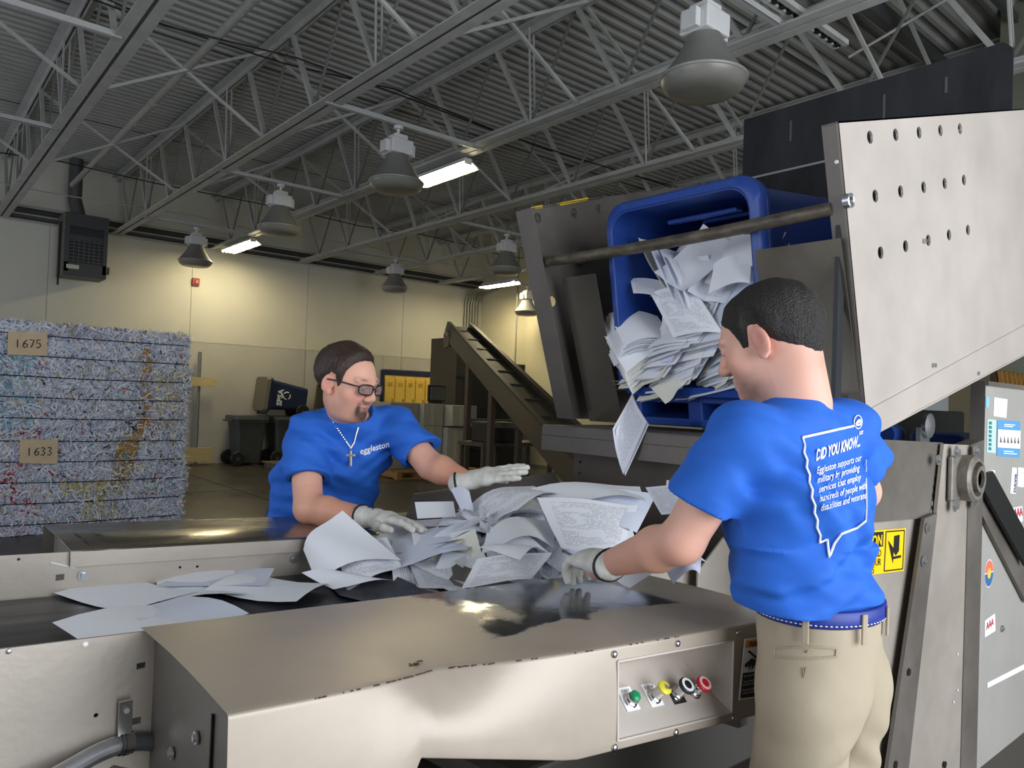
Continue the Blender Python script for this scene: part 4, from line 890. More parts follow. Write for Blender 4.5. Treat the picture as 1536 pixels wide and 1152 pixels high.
# end panel with stickers
EP = MB(); EPx0 = HY(1478, 572, Yn_).x
EP.b2((EPx0, Yn_, 0), (5.4, Yn_+.012, 1.672)); ep = EP.build('end_panel', mat('panel_grey', (172, 169, 163), .5, .15, var=.07, vscale=3), TIP)
MB().b2((EPx0-.004, Yn_-.002, 0), (EPx0, Yn_+.055, 1.674)).build('panel_flange', STEEL_D, ep); MB().b2((EPx0, Yn_-.012, 1.655), (5.4, Yn_+.04, 1.674)).build('panel_flange', STEEL_D, ep)
def sticker(pxs, name, mm, parent=ep): 
    S_ = [HY(*q, Yn_-.001) for q in pxs]; o_ = MB().plate(S_, (0, -.0012, 0)).build(name, mm, parent); return S_
LB = mat('sticker_blue', (92, 160, 214), .5); sticker(((1491, 596), (1511, 599), (1509, 627), (1490, 624)), 'white_sticker', WHITE)
sticker(((1478.5, 594), (1483.5, 596), (1483, 612), (1478.5, 611)), 'blue_sticker', mat('sticker_cyan', (140, 196, 214), .5))
S1 = sticker(((1496, 630), (1530, 632), (1529, 686), (1495, 684)), 'blue_poster', LB)
m = MB(); m.raw([onq(S1, u, v, -.003) for u, v in ((.0, .26), (1, .26), (1, .76), (0, .76))], [(0, 1, 2, 3)]); m.build('poster_white_band', WHITE, ep, fix=False)
m = MB()
for k in range(6): m.raw([onq(S1, u, v, -.0035) for u, v in ((.08+k*.155, .62), (.12+k*.155, .42), (.18+k*.155, .62))], [(0, 1, 2)])
m.build('poster_figures', mat('poster_fig', (120, 96, 104), .6), ep, fix=False)
m = MB()
for v, u1 in ((.10, .75), (.15, .65), (.84, .7), (.9, .85)): m.raw([onq(S1, u_, v_, -.0035) for u_, v_ in ((.25, v), (u1, v), (u1, v+.025), (.25, v+.025))], [(0, 1, 2, 3)])
m.build('poster_lines', WHITE, ep, fix=False)
S2 = sticker(((1481, 629), (1494, 630), (1493, 680), (1480, 678)), 'narrow_sticker', mat('sticker_teal', (190, 222, 226), .5))
m = MB()
for k in range(7): m.raw([onq(S2, u_, v_, -.003) for u_, v_ in ((.15, .06+k*.13), (.45, .06+k*.13), (.45, .15+k*.13), (.15, .15+k*.13))], [(0, 1, 2, 3)])
m.build('narrow_sticker_bars', mat('teal', (60, 130, 130), .6), ep, fix=False)
S3 = sticker(((1518, 701), (1525, 702), (1523, 741), (1515, 740)), 'tall_sticker', WHITE)
m = MB(); put_text(m, 'DAVIS', onq(S3, .85, .95, -.003), S3[0]-S3[3], S3[0]-S3[1], .032, lift=.0006, bold=.001); m.build('tall_sticker_text', mat('ink_blue', (40, 60, 110), .6), ep)
sticker(((1527, 701), (1536, 702), (1535, 731), (1526, 730)), 'white_sticker', WHITE)
S4 = sticker(((1518, 762), (1533, 759), (1534, 782), (1519, 786)), 'small_sticker', WHITE)
m = MB(); put_text(m, 'AAA', onq(S4, .12, .6, -.003), S4[1]-S4[0], S4[0]-S4[3], (S4[1]-S4[0]).length*.42, bold=.0008, lift=.0006); m.build('small_sticker_text', mat('ink_red', (206, 60, 70), .6), ep)
S5 = sticker(((1477, 931), (1492, 920), (1493, 946), (1477, 956)), 'small_sticker', WHITE)
m = MB(); put_text(m, 'AAA', onq(S5, .1, .6, -.003), S5[1]-S5[0], S5[0]-S5[3], (S5[1]-S5[0]).length*.36, bold=.0006, lift=.0006); m.build('small_sticker_text', mat('ink_red', (206, 60, 70)), ep)
c = HY(1483, 860, Yn_-.001); ov = [(c.x+.055*math.cos(t_), c.y, c.z+.062*math.sin(t_)) for t_ in np.linspace(0, 2*math.pi, 24)[:-1]]
MB().plate(ov, (0, -.001, 0)).build('oval_sticker', mat('sticker_border', (225, 228, 232), .5), ep)
for nm, c2, a0, a1, r0 in (('oval_sky', (232, 120, 90), .1, math.pi-.1, .92), ('oval_sea', (60, 110, 160), math.pi, 2*math.pi, .92), ('oval_sun', (240, 200, 80), 0, 2*math.pi, .38)):
    MB().plate([(c.x+.055*r0*math.cos(t_), c.y-.0015-.0005*(nm == 'oval_sun'), c.z+.062*r0*math.sin(t_)) for t_ in np.linspace(a0, a1, 14)], (0, -.0006, 0)).build(nm, mat(nm, c2, .5), ep)
m = MB(); 
for k in range(5): a = 1.2+k*.45; p = HY(1488, 718, Yn_-.002); m.tube([p, p+Vector((.028*math.cos(a), 0, .03*math.sin(a)+.008))], .008, 6)
m.box(HY(1488, 722, Yn_-.002), (.035, .003, .03)); m.build('hand_sticker', WHITE, ep)
sticker(((1481, 1024), (1536, 996), (1536, 1004), (1481, 1032)), 'label_strip', WHITE)
bolt(HY(1503, 943, Yn_-.002), (0, -1, 0), .010, ep)
arm = [HY(*q, Yn_-.05) for q in ((1476, 712), (1490, 707), (1540, 800), (1540, 850), (1476, 735))]
MB().plate(arm, (0, .015, 0)).build('black_arm', BLACK, TIP)
MB().plate([HY(*q, Yn_-.02) for q in ((1476, 735), (1540, 850), (1540, 905), (1472, 770))], (0, .015, 0)).build('arm_backing', STEEL_D, TIP)
# things glimpsed behind the right frame
o = MB(); o.b2((4.9, 2.05, 0), (6.1, 2.4, 1.55)); tag(o.build('power_unit', mat('unit_black', (30, 30, 32), .5), bevel=.02), 'black power unit behind the perforated side plate', 'machine')
o = MB(); p = HY(1430, 655, 1.7); o.b2((p.x-.15, 1.6, 1.2), (p.x+.55, 1.9, HY(1430, 652, 1.6).z)); tag(o.build('blue_cover', BLUEP, bevel=.03), 'blue cover edge seen behind the bearing post', 'cover')
p = HY(1388, 645, 1.35); o = MB(); o.lathe([(.05, 0), (.055, .02), (.02, .03)], p+Vector((0, 0, .02)), (0, -1, 0), 16); o.box(p+Vector((0, .01, -.08)), (.10, .02, .18)); tag(o.build('pivot_lug', ZINC, smooth='auto'), 'grey pivot lug standing above the dark frame panel', 'lug')
p = HY(1325, 652, 1.5); o = MB().cyl(p, p+Vector((.12, 0, 0)), .05, 14).build('blue_hose_end', BLUEP, smooth='auto'); tag(o, 'blue round fitting behind the man near his right shoulder', 'fitting')
o = MB().b2((6.4, 2.45, 0), (6.9, 2.7, 1.75)).build('grey_column', mat('col_grey', (150, 152, 150), .6)); tag(o, 'pale grey column glimpsed behind the tipper', 'column')
t = thing('lattice_crate', (7.4, 2.0, 0), 'orange lattice panel glimpsed between tipper and end panel', 'crate'); OL = mat('lattice_orange', (150, 110, 50), .6)
MB().b2((6.95, 2.12, 0), (7.9, 2.16, 1.9)).build('backing', mat('lattice_back', (60, 44, 24), .7), t)
for k in range(6): MB().beam((6.95+k*.11, 2.1, 1.1), (7.3+k*.11, 2.1, 1.9), .03, .02).build('lattice_bar', OL, t); MB().beam((7.3+k*.11, 2.09, 1.1), (6.95+k*.11, 2.09, 1.9), .03, .02).build('lattice_bar', OL, t)

# ------------------------------------------------------------------ blue bin in the tipper
tv = Vector((-.171, 0, .985)).normalized(); nv_ = Vector((tv.z, 0, -tv.x)); yv = Vector((0, 1, 0))
BC = Vector((2.415, 1.848, 1.957))
BIN = thing('blue_bin', (2.9, 1.848, 1.42), 'blue plastic bin tipped on its side, full of waste paper', 'bin')
def rr(hu, hv, dep, r, k=5):
    pts_ = []
    for cx_, cy_, a0 in ((1, 1, 0), (-1, 1, 90), (-1, -1, 180), (1, -1, 270)):
        for i in range(k+1):
            a = math.radians(a0+90*i/k); hu_, hv_ = hu*1.063, hv*1.063; pts_.append(BC+yv*(cx_*(hu_-r)+r*math.cos(a))+tv*(cy_*(hv_-r)+r*math.sin(a))+nv_*dep)
    return pts_
def rings(m, rs):
    n = len(rs[0])
    m.raw([p for r in rs for p in r], [(k*n+i, k*n+(i+1) % n, (k+1)*n+(i+1) % n, (k+1)*n+i) for k in range(len(rs)-1) for i in range(n)]+[tuple(range(n)), tuple(range((len(rs)-1)*n, len(rs)*n))])
m = MB(); rings(m, [rr(.27, .30, .98, .07), rr(.30, .33, .95, .08), rr(.325, .365, .09, .09), rr(.325, .365, .05, .09), rr(.315, .355, .0, .085), rr(.31, .35, .0, .085), rr(.305, .345, .08, .08), rr(.26, .30, .93, .07)])
m.build('tub', BLUEP, BIN, smooth='auto')
m = MB(); n_r = [rr(.330, .370, .085, .09), rr(.347, .387, .08, .095), rr(.350, .390, .06, .097), rr(.342, .382, .052, .095), rr(.352, .392, .045, .097), rr(.352, .392, .015, .097), rr(.342, .382, .0, .095), rr(.318, .358, -.006, .088), rr(.310, .350, .004, .085)]
n = len(n_r[0]); m.raw([p for r in n_r for p in r], [(k*n+i, k*n+(i+1) % n, (k+1)*n+(i+1) % n, (k+1)*n+i) for k in range(len(n_r)-1) for i in range(n)]); m.build('rolled_rim', BLUEP, BIN, smooth='auto')
for s_ in (-.12, .13): 
    m = MB(); a = BC+tv*(.335)+nv_*.3+yv*(-.2+s_*0); m.beam(BC+tv*(.318+s_*.02)+nv_*(.30+s_)-yv*.18, BC+tv*(.318+s_*.02)+nv_*(.30+s_)+yv*.16, .05, .02, up=tuple(tv)); m.build('inner_rib', BLUEP, BIN, bevel=.008)
def bl(u, v, d): return BC+yv*u+tv*v+nv_*d
m = MB()
for v0, v1, u0, u1 in ((-.445, -.405, -.32, .33), (-.545, -.51, -.32, .33), (-.545, -.405, -.32, -.28), (-.545, -.405, -.02, .05), (-.545, -.405, .30, .33)):
    vs = [bl(u, v, d) for d in (.06, .75) for u, v in ((u0, v0), (u1, v0), (u1, v1), (u0, v1))]
    m.raw(vs, [(3, 2, 1, 0), (4, 5, 6, 7), (0, 1, 5, 4), (1, 2, 6, 5), (2, 3, 7, 6), (3, 0, 4, 7)])
m.build('fork_base', BLUEP, BIN, bevel=.006)
# ------------------------------------------------------------------ distance-field figures
class Field:
    def __init__(s, lo, hi, h):
        s.lo = np.array(lo, np.float32); s.h = h
        s.n = np.ceil((np.array(hi)-np.array(lo))/h).astype(int)+1
        s.F = np.full(s.n, 1., np.float32); s.ax = [s.lo[i]+h*np.arange(s.n[i], dtype=np.float32) for i in range(3)]
    def block(s, lo, hi):
        i0 = np.clip(np.floor((np.array(lo)-s.lo)/s.h).astype(int), 0, s.n-1); i1 = np.clip(np.ceil((np.array(hi)-s.lo)/s.h).astype(int)+1, 0, s.n)
        sl = tuple(slice(a, b) for a, b in zip(i0, i1))
        P = np.stack(np.meshgrid(*[s.ax[k][sl[k]] for k in range(3)], indexing='ij'), -1)
        return sl, P
    def apply(s, lo, hi, fn, k, mode):
        sl, P = s.block(lo, hi)
        if P.size == 0: return
        d = fn(P); f = s.F[sl]
        if mode == 'add':
            if k > 0:
                hh = np.clip(.5+.5*(f-d)/k, 0, 1); s.F[sl] = f*(1-hh)+d*hh-k*hh*(1-hh)
            else: s.F[sl] = np.minimum(f, d)
        elif mode == 'sub':
            if k > 0:
                hh = np.clip(.5-.5*(f+d)/k, 0, 1); s.F[sl] = f*(1-hh)-d*hh+k*hh*(1-hh)
            else: s.F[sl] = np.maximum(f, -d)
    def rc(s, a, b, r1, r2, k=.02, mode='add'):
        a = np.array(a, np.float32); b = np.array(b, np.float32); m = max(r1, r2)+.05+k
        ab = b-a; L2 = float(ab@ab)+1e-9
        def fn(P):
            q = P-a; t = np.clip((q@ab)/L2, 0, 1); return np.linalg.norm(q-t[..., None]*ab, axis=-1)-(r1+(r2-r1)*t)
        s.apply(np.minimum(a, b)-m, np.maximum(a, b)+m, fn, k, mode)
    def sleeve(s, a, b, q, r1, r2, k):
        a = np.array(a, np.float32); b = np.array(b, np.float32); e = a+(b-a)*q; n = (b-a)/np.linalg.norm(b-a); m = max(r1, r2)+.06+k; ab = e-a; L2 = float(ab@ab)
        def fn(P):
            w_ = P-a; t = np.clip((w_@ab)/L2, 0, 1.3); d = np.linalg.norm(w_-t[..., None]*ab, axis=-1)-(r1+(r2-r1)*np.clip(t, 0, 1)); return np.maximum(d, (P-e)@n)
        s.apply(np.minimum(a, e)-m, np.maximum(a, e)+m, fn, k, 'add')
    def ell(s, c, r, R=None, k=.02, mode='add'):
        c = np.array(c, np.float32); r = np.array(r, np.float32); R = np.eye(3, dtype=np.float32) if R is None else np.array(R, np.float32)  # columns = axes
        m = float(r.max())+.04+k
        def fn(P):
            q = (P-c)@R; k0 = np.linalg.norm(q/r, axis=-1); k1 = np.linalg.norm(q/(r*r), axis=-1)+1e-6; return k0*(k0-1)/k1
        s.apply(c-m, c+m, fn, k, mode)
    def seg(s, a, b, X, w1, w2, d1, d2, k=.03, mode='add'):
        a = np.array(a, np.float32); b = np.array(b, np.float32); ab = b-a; L = float(np.linalg.norm(ab)); z = ab/L
        X = np.array(X, np.float32); X = X-z*(X@z); X /= np.linalg.norm(X); Y = np.cross(z, X); m = max(w1, w2, d1, d2)+.05+k
        def fn(P):
            q = P-a; t0 = q@z; t = np.clip(t0/L, 0, 1); w = w1+(w2-w1)*t; d = d1+(d2-d1)*t; e = t0-t*L; mn = np.minimum(w, d)
            x = q@X; y = q@Y; k0 = np.sqrt((x/w)**2+(y/d)**2+(e/mn)**2); k1 = np.sqrt((x/(w*w))**2+(y/(d*d))**2+(e/(mn*mn))**2)+1e-4
            return np.where(k0 < .05, -mn, k0*(k0-1)/k1)
        s.apply(np.minimum(a, b)-m, np.maximum(a, b)+m, fn, k, mode)
    def plane_cut(s, p, n, lo=None, hi=None):   # keep the side n points to
        lo = s.lo if lo is None else lo; hi = s.lo+s.h*s.n if hi is None else hi
        p = np.array(p, np.float32); n = np.array(n, np.float32); n /= np.linalg.norm(n)
        sl, P = s.block(lo, hi); s.F[sl] = np.maximum(s.F[sl], -((P-p)@n))
    def mesh(s):
        F = s.F; F[0], F[-1], F[:, 0], F[:, -1], F[:, :, 0], F[:, :, -1] = 1, 1, 1, 1, 1, 1
        S = F < 0; c = np.zeros(s.n-1, np.int8)
        offs = [(i, j, k) for i in (0, 1) for j in (0, 1) for k in (0, 1)]; n = s.n
        for i, j, k in offs: c += S[i:n[0]-1+i, j:n[1]-1+j, k:n[2]-1+k]
        act = (c > 0) & (c < 8); ids = np.argwhere(act); idx = np.full(act.shape, -1, np.int32); idx[act] = np.arange(len(ids))
        pos = np.zeros((len(ids), 3), np.float32); cnt = np.zeros(len(ids), np.float32)
        for a in offs:
            for ax in range(3):
                if a[ax]: continue
                b = list(a); b[ax] = 1
                fa = F[ids[:, 0]+a[0], ids[:, 1]+a[1], ids[:, 2]+a[2]]; fb = F[ids[:, 0]+b[0], ids[:, 1]+b[1], ids[:, 2]+b[2]]
                m = (fa < 0) != (fb < 0); t = np.where(m, fa/(fa-fb+1e-12), 0)
                e = np.array(a, np.float32)[None].repeat(len(ids), 0); e[:, ax] += t; pos += e*m[:, None]; cnt += m
        V_ = s.lo+s.h*(ids+pos/cnt[:, None])
        Q = []
        for ax in range(3):
            u, v = [(1, 2), (2, 0), (0, 1)][ax]
            A0 = [slice(1, -1)]*3; A0[ax] = slice(0, -1); A1 = [slice(1, -1)]*3; A1[ax] = slice(1, None)
            s0 = S[tuple(A0)]; s1 = S[tuple(A1)]; ch = np.argwhere(s0 != s1)
            if len(ch) == 0: continue
            base = ch.copy(); base[:, u] += 1; base[:, v] += 1
            flip = s0[ch[:, 0], ch[:, 1], ch[:, 2]]
            def g(du, dv):
                q = base.copy(); q[:, u] -= du; q[:, v] -= dv; return idx[q[:, 0], q[:, 1], q[:, 2]]
            q = np.stack([g(1, 1), g(0, 1), g(0, 0), g(1, 0)], 1); q[~flip] = q[~flip][:, ::-1]; Q.append(q)
        return V_, np.concatenate(Q)
def wob(P, f, seed=0, oct_=3):
    r = np.random.default_rng(seed); o = 0; a = 1.
    for k in range(oct_):
        for _ in range(3):
            d = r.normal(size=3); d /= np.linalg.norm(d); o = o+a*np.sin((P@d.astype(np.float32))*f+r.uniform(0, 6.28))
        f *= 2.1; a *= .5
    return o/4
def frame(fwd, pitch=0., roll=0.):
    """columns: right, forward, up"""
    f = Vector(fwd).normalized(); r = f.cross(Vector((0, 0, 1))).normalized(); u = r.cross(f)
    R = Matrix((r, f, u)).transposed()
    R = R @ Matrix.Rotation(pitch, 3, 'X') @ Matrix.Rotation(roll, 3, 'Y')
    return np.array(R, np.float32)
SKIN = attr_mat('skin', .5, .35, sss=.12, bump=.05, bscale=260)
def head_field(G, c, R, sc, fat=0., ears=True, face=True):
    c = np.array(c, np.float32)
    W = lambda x, y, z: c+R@(np.array((x, y, z), np.float32)*sc)
    E = lambda p, r, k=.02, mode='add', RR=None: G.ell(W(*p), np.array(r)*sc, R if RR is None else R@RR, k*sc, mode)
    E((0, -.018, .032), (.076, .100, .088), .0); E((0, .022, .018), (.068, .074, .080))
    E((0, .036, -.030), (.060+fat*.6, .054, .070)); E((0, .034, -.070), (.053+fat, .056, .044+fat*.3), .025); E((0, .076, -.097), (.024, .020, .018), .022)
    if not face: return
    if fat: E((0, .03, -.098), (.048, .05, .026), .025)
    for s in (-1, 1):
        E((s*.044, .062, -.026), (.022+fat*.5, .022, .024+fat*.5), .025)
        E((s*.033, .101, .004), (.017, .016, .0115), .012, 'sub')
        E((s*.032, .0855, .0035), (.0135, .0105, .010), .004)          # closed upper lid and eyeball swell
        G.rc(W(s*.014, .0945, .022), W(s*.05, .080, .025), .0085*sc, .007*sc, .014*sc)
        E((s*.0135, .104, -.034), (.0095, .010, .0085), .008)
    G.rc(W(0, .092, .016), W(0, .115, -.027), .0075*sc, .0125*sc, .012*sc)
    G.rc(W(-.019, .0905, -.0615), W(.019, .0905, -.0615), .0055*sc, .0055*sc, .008*sc); G.rc(W(0, .0945, -.061), W(0, .0945, -.061), .006*sc, .006*sc, .008*sc)
    G.rc(W(-.016, .0895, -.0735), W(.016, .0895, -.0735), .0068*sc, .0068*sc, .008*sc)
    G.rc(W(-.024, .0955, -.0675), W(.024, .0955, -.0675), .0022*sc, .0022*sc, .004*sc, 'sub')
    if ears:
        for s in (-1, 1):
            RR = np.array(Matrix.Rotation(s*.42, 3, 'Z') @ Matrix.Rotation(-.22, 3, 'X'), np.float32)
            E((s*.081, -.010, -.008), (.0085, .021, .032), .006, 'add', RR); E((s*.077, -.004, -.036), (.007, .010, .011), .008)
            E((s*.091, -.005, -.002), (.008, .011, .019), .006, 'sub', RR)
def hair_field(G, c, R, sc, th, prof_y, prof_z, seed, amp=.004, freq=90, fat=0., neck=None):
    head_field(G, c, R, sc, fat, face=False)
    if neck: G.rc(*neck)
    sl, P = G.block(G.lo, G.lo+G.h*G.n); q = ((P-np.array(c, np.float32))@R)/sc
    lim = np.interp(q[..., 1], prof_y, prof_z).astype(np.float32)
    rid = wob(P*np.array([1, 1, .6], np.float32), freq, seed, 3)
    th_ = th*np.clip((q[..., 2]-lim)/.05, .25, 1)
    G.F[sl] = np.maximum(G.F[sl]-th_*sc-amp*rid, (lim-q[..., 2]+.004*wob(P, 160, seed+5, 2))*.7*sc)
def glove_field(G, wpos, ydir, zdir, thumb, curls, sc=1., spread=0., thumb_dir=None):
    y = Vector(ydir).normalized(); z = Vector(zdir); z = (z-y*z.dot(y)).normalized(); x = y.cross(z)
    R = np.array(Matrix((x, y, z)).transposed(), np.float32); w0 = np.array(wpos, np.float32)
    W = lambda a, b, c_: w0+R@(np.array((a, b, c_), np.float32)*sc)
    xa = R[:, 0]
    G.seg(W(0, -.055, 0), W(0, .0, 0), xa, .046*sc, .037*sc, .036*sc, .027*sc, .01)
    G.seg(W(0, .0, 0), W(0, .045, .002), xa, .037*sc, .044*sc, .025*sc, .021*sc, .02); G.seg(W(0, .045, .002), W(0, .09, 0), xa, .044*sc, .046*sc, .021*sc, .016*sc, .02)
    lens = ((.040, .027, .022), (.045, .030, .024), (.042, .028, .023), (.033, .022, .020))
    tips = []
    for i in range(4):
        xo = thumb*(.033-i*.0222); b = np.array((xo, .088-(.006 if i == 3 else 0)-(.003 if i == 0 else 0), 0.)); a = 0.; fan = thumb*(1.5-i)*spread
        for j in range(3):
            a += curls[i][j]; d = np.array((math.sin(fan)*math.cos(a), math.cos(fan)*math.cos(a), -math.sin(a))); e = b+d*lens[i][j]
            r = (.0118, .0112, .0104, .0094)
            G.rc(W(*b), W(*e), r[j]*sc, r[j+1]*sc, .006); b = e
        tips.append(W(*b))
    td = thumb_dir or ((.030, .020, -.012), (.060, .052, -.022), (.070, .085, -.026), (.066, .110, -.028))
    for j in range(3):
        p, q = td[j], td[j+1]; G.rc(W(thumb*p[0], p[1], p[2]), W(thumb*q[0], q[1], q[2]), (.019, .0145, .0125)[j]*sc, (.0145, .0125, .0105)[j]*sc, .012)
    # creases
    sl, P = G.block(G.lo, G.lo+G.h*G.n); G.F[sl] += .0016*wob(P, 95, 11, 3)
    return R, W
def cuff_trim(name, W, R, sc, parent, mm):
    m = MB(); pts_ = [Vector(W(.0465*math.cos(t_), -.058, .0365*math.sin(t_))) for t_ in np.linspace(0, 2*math.pi, 25)[:-1]]
    m.tube(pts_, .0042*sc, 6, closed=True); return m.build(name, mm, parent, smooth=True)
GLOVE = mat('glove_leather', (232, 230, 224), .75, col2=(196, 192, 182), vscale=22, bump=.25, bscale=90)
TRIM = mat('glove_trim', (30, 30, 36), .6)
SHIRT = mat('shirt_blue', (44, 104, 204), .72, var=.05, vscale=9, bump=.06, bscale=500, spec=.25)
HAIR_A = mat('hair_brown', (52, 36, 28), .55, var=.35, vscale=120, stretch=(1, 1, .25), bump=.5, bscale=220)
HAIR_B = mat('hair_black', (30, 26, 24), .5, var=.45, vscale=140, bump=.6, bscale=260)
def skin_tint(Vv, c, R, sc, base, beard=None):
    q = ((Vv-np.array(c, np.float32))@R)/sc; col_ = np.tile(np.array(rgb(base)), (len(Vv), 1))
    hd = (np.abs(q[:, 2]) < .13) & (np.linalg.norm(q[:, :2], axis=1) < .14)
    def blend(mask, tgt, a): col_[:] = col_*(1-(a*mask)[:, None])+np.array(rgb(tgt))*(a*mask)[:, None]
    g = lambda p, r: np.exp(-(((q-np.array(p))/np.array(r))**2).sum(1))
    for s in (-1, 1):
        blend(g((s*.045, .07, -.03), (.025, .03, .022))*hd, (206, 120, 105), .45); blend(g((s*.085, -.008, -.01), (.015, .03, .035))*hd, (214, 120, 110), .5)
        blend(g((s*.034, .095, .0275), (.016, .02, .0042))*hd, (60, 42, 34), .8)
        blend(g((s*.033, .1, -.004), (.012, .02, .003))*hd, (70, 48, 42), .7)
    blend(g((0, .115, -.03), (.014, .02, .014))*hd, (206, 122, 108), .4); blend(g((0, .098, -.067), (.021, .02, .008))*hd, (178, 96, 92), .6)
    if beard is not None: blend(beard(q)*hd, (72, 54, 46), 1.)
    return col_
def finish(G, name, mm, parent, tint=None):
    Vv, Q = G.mesh(); return np_mesh(name, Vv, Q, mm, parent, tint=None if tint is None else tint(Vv))
def fold(G, amp, terms, lo=None, hi=None):
    sl, P = G.block(G.lo if lo is None else lo, G.lo+G.h*G.n if hi is None else hi); o = 0
    for d, f, ph, wf, wa in terms:
        d = np.array(d, np.float32); s_ = np.sin((P@d)*f+ph+wa*wob(P, wf, int(ph*10), 2)); o = o+np.abs(s_)**1.5*np.sign(s_)
    G.F[sl] += amp*o
def collar_ring(G, a, b, r1, r2, n=40):
    a = Vector(a); b = Vector(b); d = (b-a).normalized(); u = d.cross(Vector((0, 1, 0))).normalized(); v = d.cross(u); out_ = []
    for i in range(n):
        t_ = 2*math.pi*i/n; e = u*math.cos(t_)+v*math.sin(t_); hit_ = None
        for k in range(-30, 61):
            f_ = k/60; p = a+(b-a)*f_+e*(r1+(r2-r1)*max(f_, 0)); ix = np.round((np.array(p)-G.lo)/G.h).astype(int)
            if (ix < 0).any() or (ix >= G.n).any(): continue
            if G.F[tuple(ix)] < 0: hit_ = p
        if hit_ is not None: out_.append(hit_)
    for _ in range(3): out_ = [(out_[i-1]+out_[i]*2+out_[(i+1) % len(out_)])/4 for i in range(len(out_))]
    return out_
def ringfold(G, c, d, amp, rad, freq, ph=0.):
    """creases radiating around a point (armpit, elbow)"""
    c = np.array(c, np.float32); sl, P = G.block(c-rad*1.6, c+rad*1.6); q = P-c; r = np.linalg.norm(q, axis=-1); d = np.array(d, np.float32)
    t = q@d; G.F[sl] += (amp*np.exp(-(r/rad)**2)*np.sin(t*freq+ph+2*wob(P, 14, 3, 2))).astype(np.float32)

# ================================================================= far man
PA = thing('person', (1.40, 2.93, 0), 'man in blue T-shirt and glasses leaning over the conveyor from behind, wearing white gloves', 'person')
latA = Vector((.94, -.34, 0)).normalized(); fA = Vector((-.34, -.94, 0)).normalized()
pel = Vector((1.40, 2.93, .96)); bel = Vector((1.385, 2.815, 1.12)); che = Vector((1.385, 2.68, 1.29)); mid = Vector((1.382, 2.61, 1.385)); nkb = Vector((1.362, 2.58, 1.43))
Rs = Vector((1.225, 2.67, 1.352)); Ls = Vector((1.545, 2.55, 1.40)); hcA = HY(521, 573, 2.47)
Re, Rw = HY(463, 763, 2.52), HY(553, 776, 2.31); Le, Lw = HY(646, 699, 2.39), HY(703, 721, 2.21)
RA = frame((.377, -.925, 0), math.radians(-13)); SA = 1.10
G = Field((1.02, 1.98, 1.0), (1.80, 2.95, 1.75), .0042)
head_field(G, hcA, RA, SA, fat=.007)
hw_ = lambda x, y, z: Vector(np.array(hcA)+RA@(np.array((x, y, z))*SA))
G.rc(nkb+fA*-.01, hw_(0, -.012, -.06), .072, .064, .03)
G.seg(pel+Vector((0, -.02, .08)), che, latA, .15, .165, .12, .11, .03); G.seg(che, mid, latA, .165, .15, .11, .07, .03); G.rc(Rs, Ls, .045, .045, .03)
hdL0 = (HY(793, 702, 2.05)-Lw).normalized(); hdR0 = (HY(640, 786, 2.08)-Rw).normalized()
for a, b, c_, hd_ in ((Rs, Re, Rw, hdR0), (Ls, Le, Lw, hdL0)):
    G.rc(a, b, .058, .052, .03); e2_ = b.lerp(c_, .3); G.rc(b, e2_, .050, .052, .02); G.rc(e2_, c_, .052, .032, .02); G.rc(c_, c_+hd_*.035, .026, .022, .01)
goatA = lambda q: np.clip(np.exp(-(((q-np.array((0, .088, -.092)))/np.array((.03, .03, .024)))**2).sum(1))*1.3, 0, .93)+np.clip(.85*np.exp(-(((np.abs(q)-np.array((.027, .085, .068)))/np.array((.007, .03, .022)))**2).sum(1)), 0, .8)*(q[:, 1] > .06)*(q[:, 2] < 0)+.75*np.exp(-(((q-np.array((0, .098, -.0505)))/np.array((.026, .02, .0055)))**2).sum(1))
def tintA(Vv):
    c_ = skin_tint(Vv, hcA, RA, SA, (226, 172, 150), lambda q: np.clip(goatA(q), 0, .95)+np.clip(.28*np.exp(-(((np.abs(q)-np.array((.05, .04, .075)))/np.array((.03, .05, .03)))**2).sum(1)), 0, .3)*(q[:, 2] < 0))
    arm = np.zeros(len(Vv))
    for b, e in ((Re, Rw), (Le, Lw)):
        a_ = np.array(b); d_ = np.array(e)-a_; t_ = ((Vv-a_)@d_)/(d_@d_); arm = np.maximum(arm, np.clip((t_+.3)*.9, 0, 1)*(Vv[:, 2] < 1.36)*(np.linalg.norm(Vv-a_-np.clip(t_, 0, 1)[:, None]*d_, axis=1) < .09))
    n_ = .5+.5*wob(Vv, 120, 4, 3); return c_*(1-(arm*.55)[:, None])+np.array(rgb((196, 126, 90)))*((arm*.55)[:, None])*(.85+.3*n_[:, None])
bodyA = finish(G, 'body', SKIN, PA, tintA)
G = Field(np.array(hcA)-.19, np.array(hcA)+.19, .0034)
hair_field(G, hcA, RA, SA, .014, [-.14, -.09, -.05, -.022, -.012, .012, .022, .034, .042, .052, .062, .08, .12], [-.058, -.055, -.048, -.02, .026, .028, -.014, -.004, .045, .068, .084, .094, .098], 21, fat=.007)
finish(G, 'hair', HAIR_A, PA)
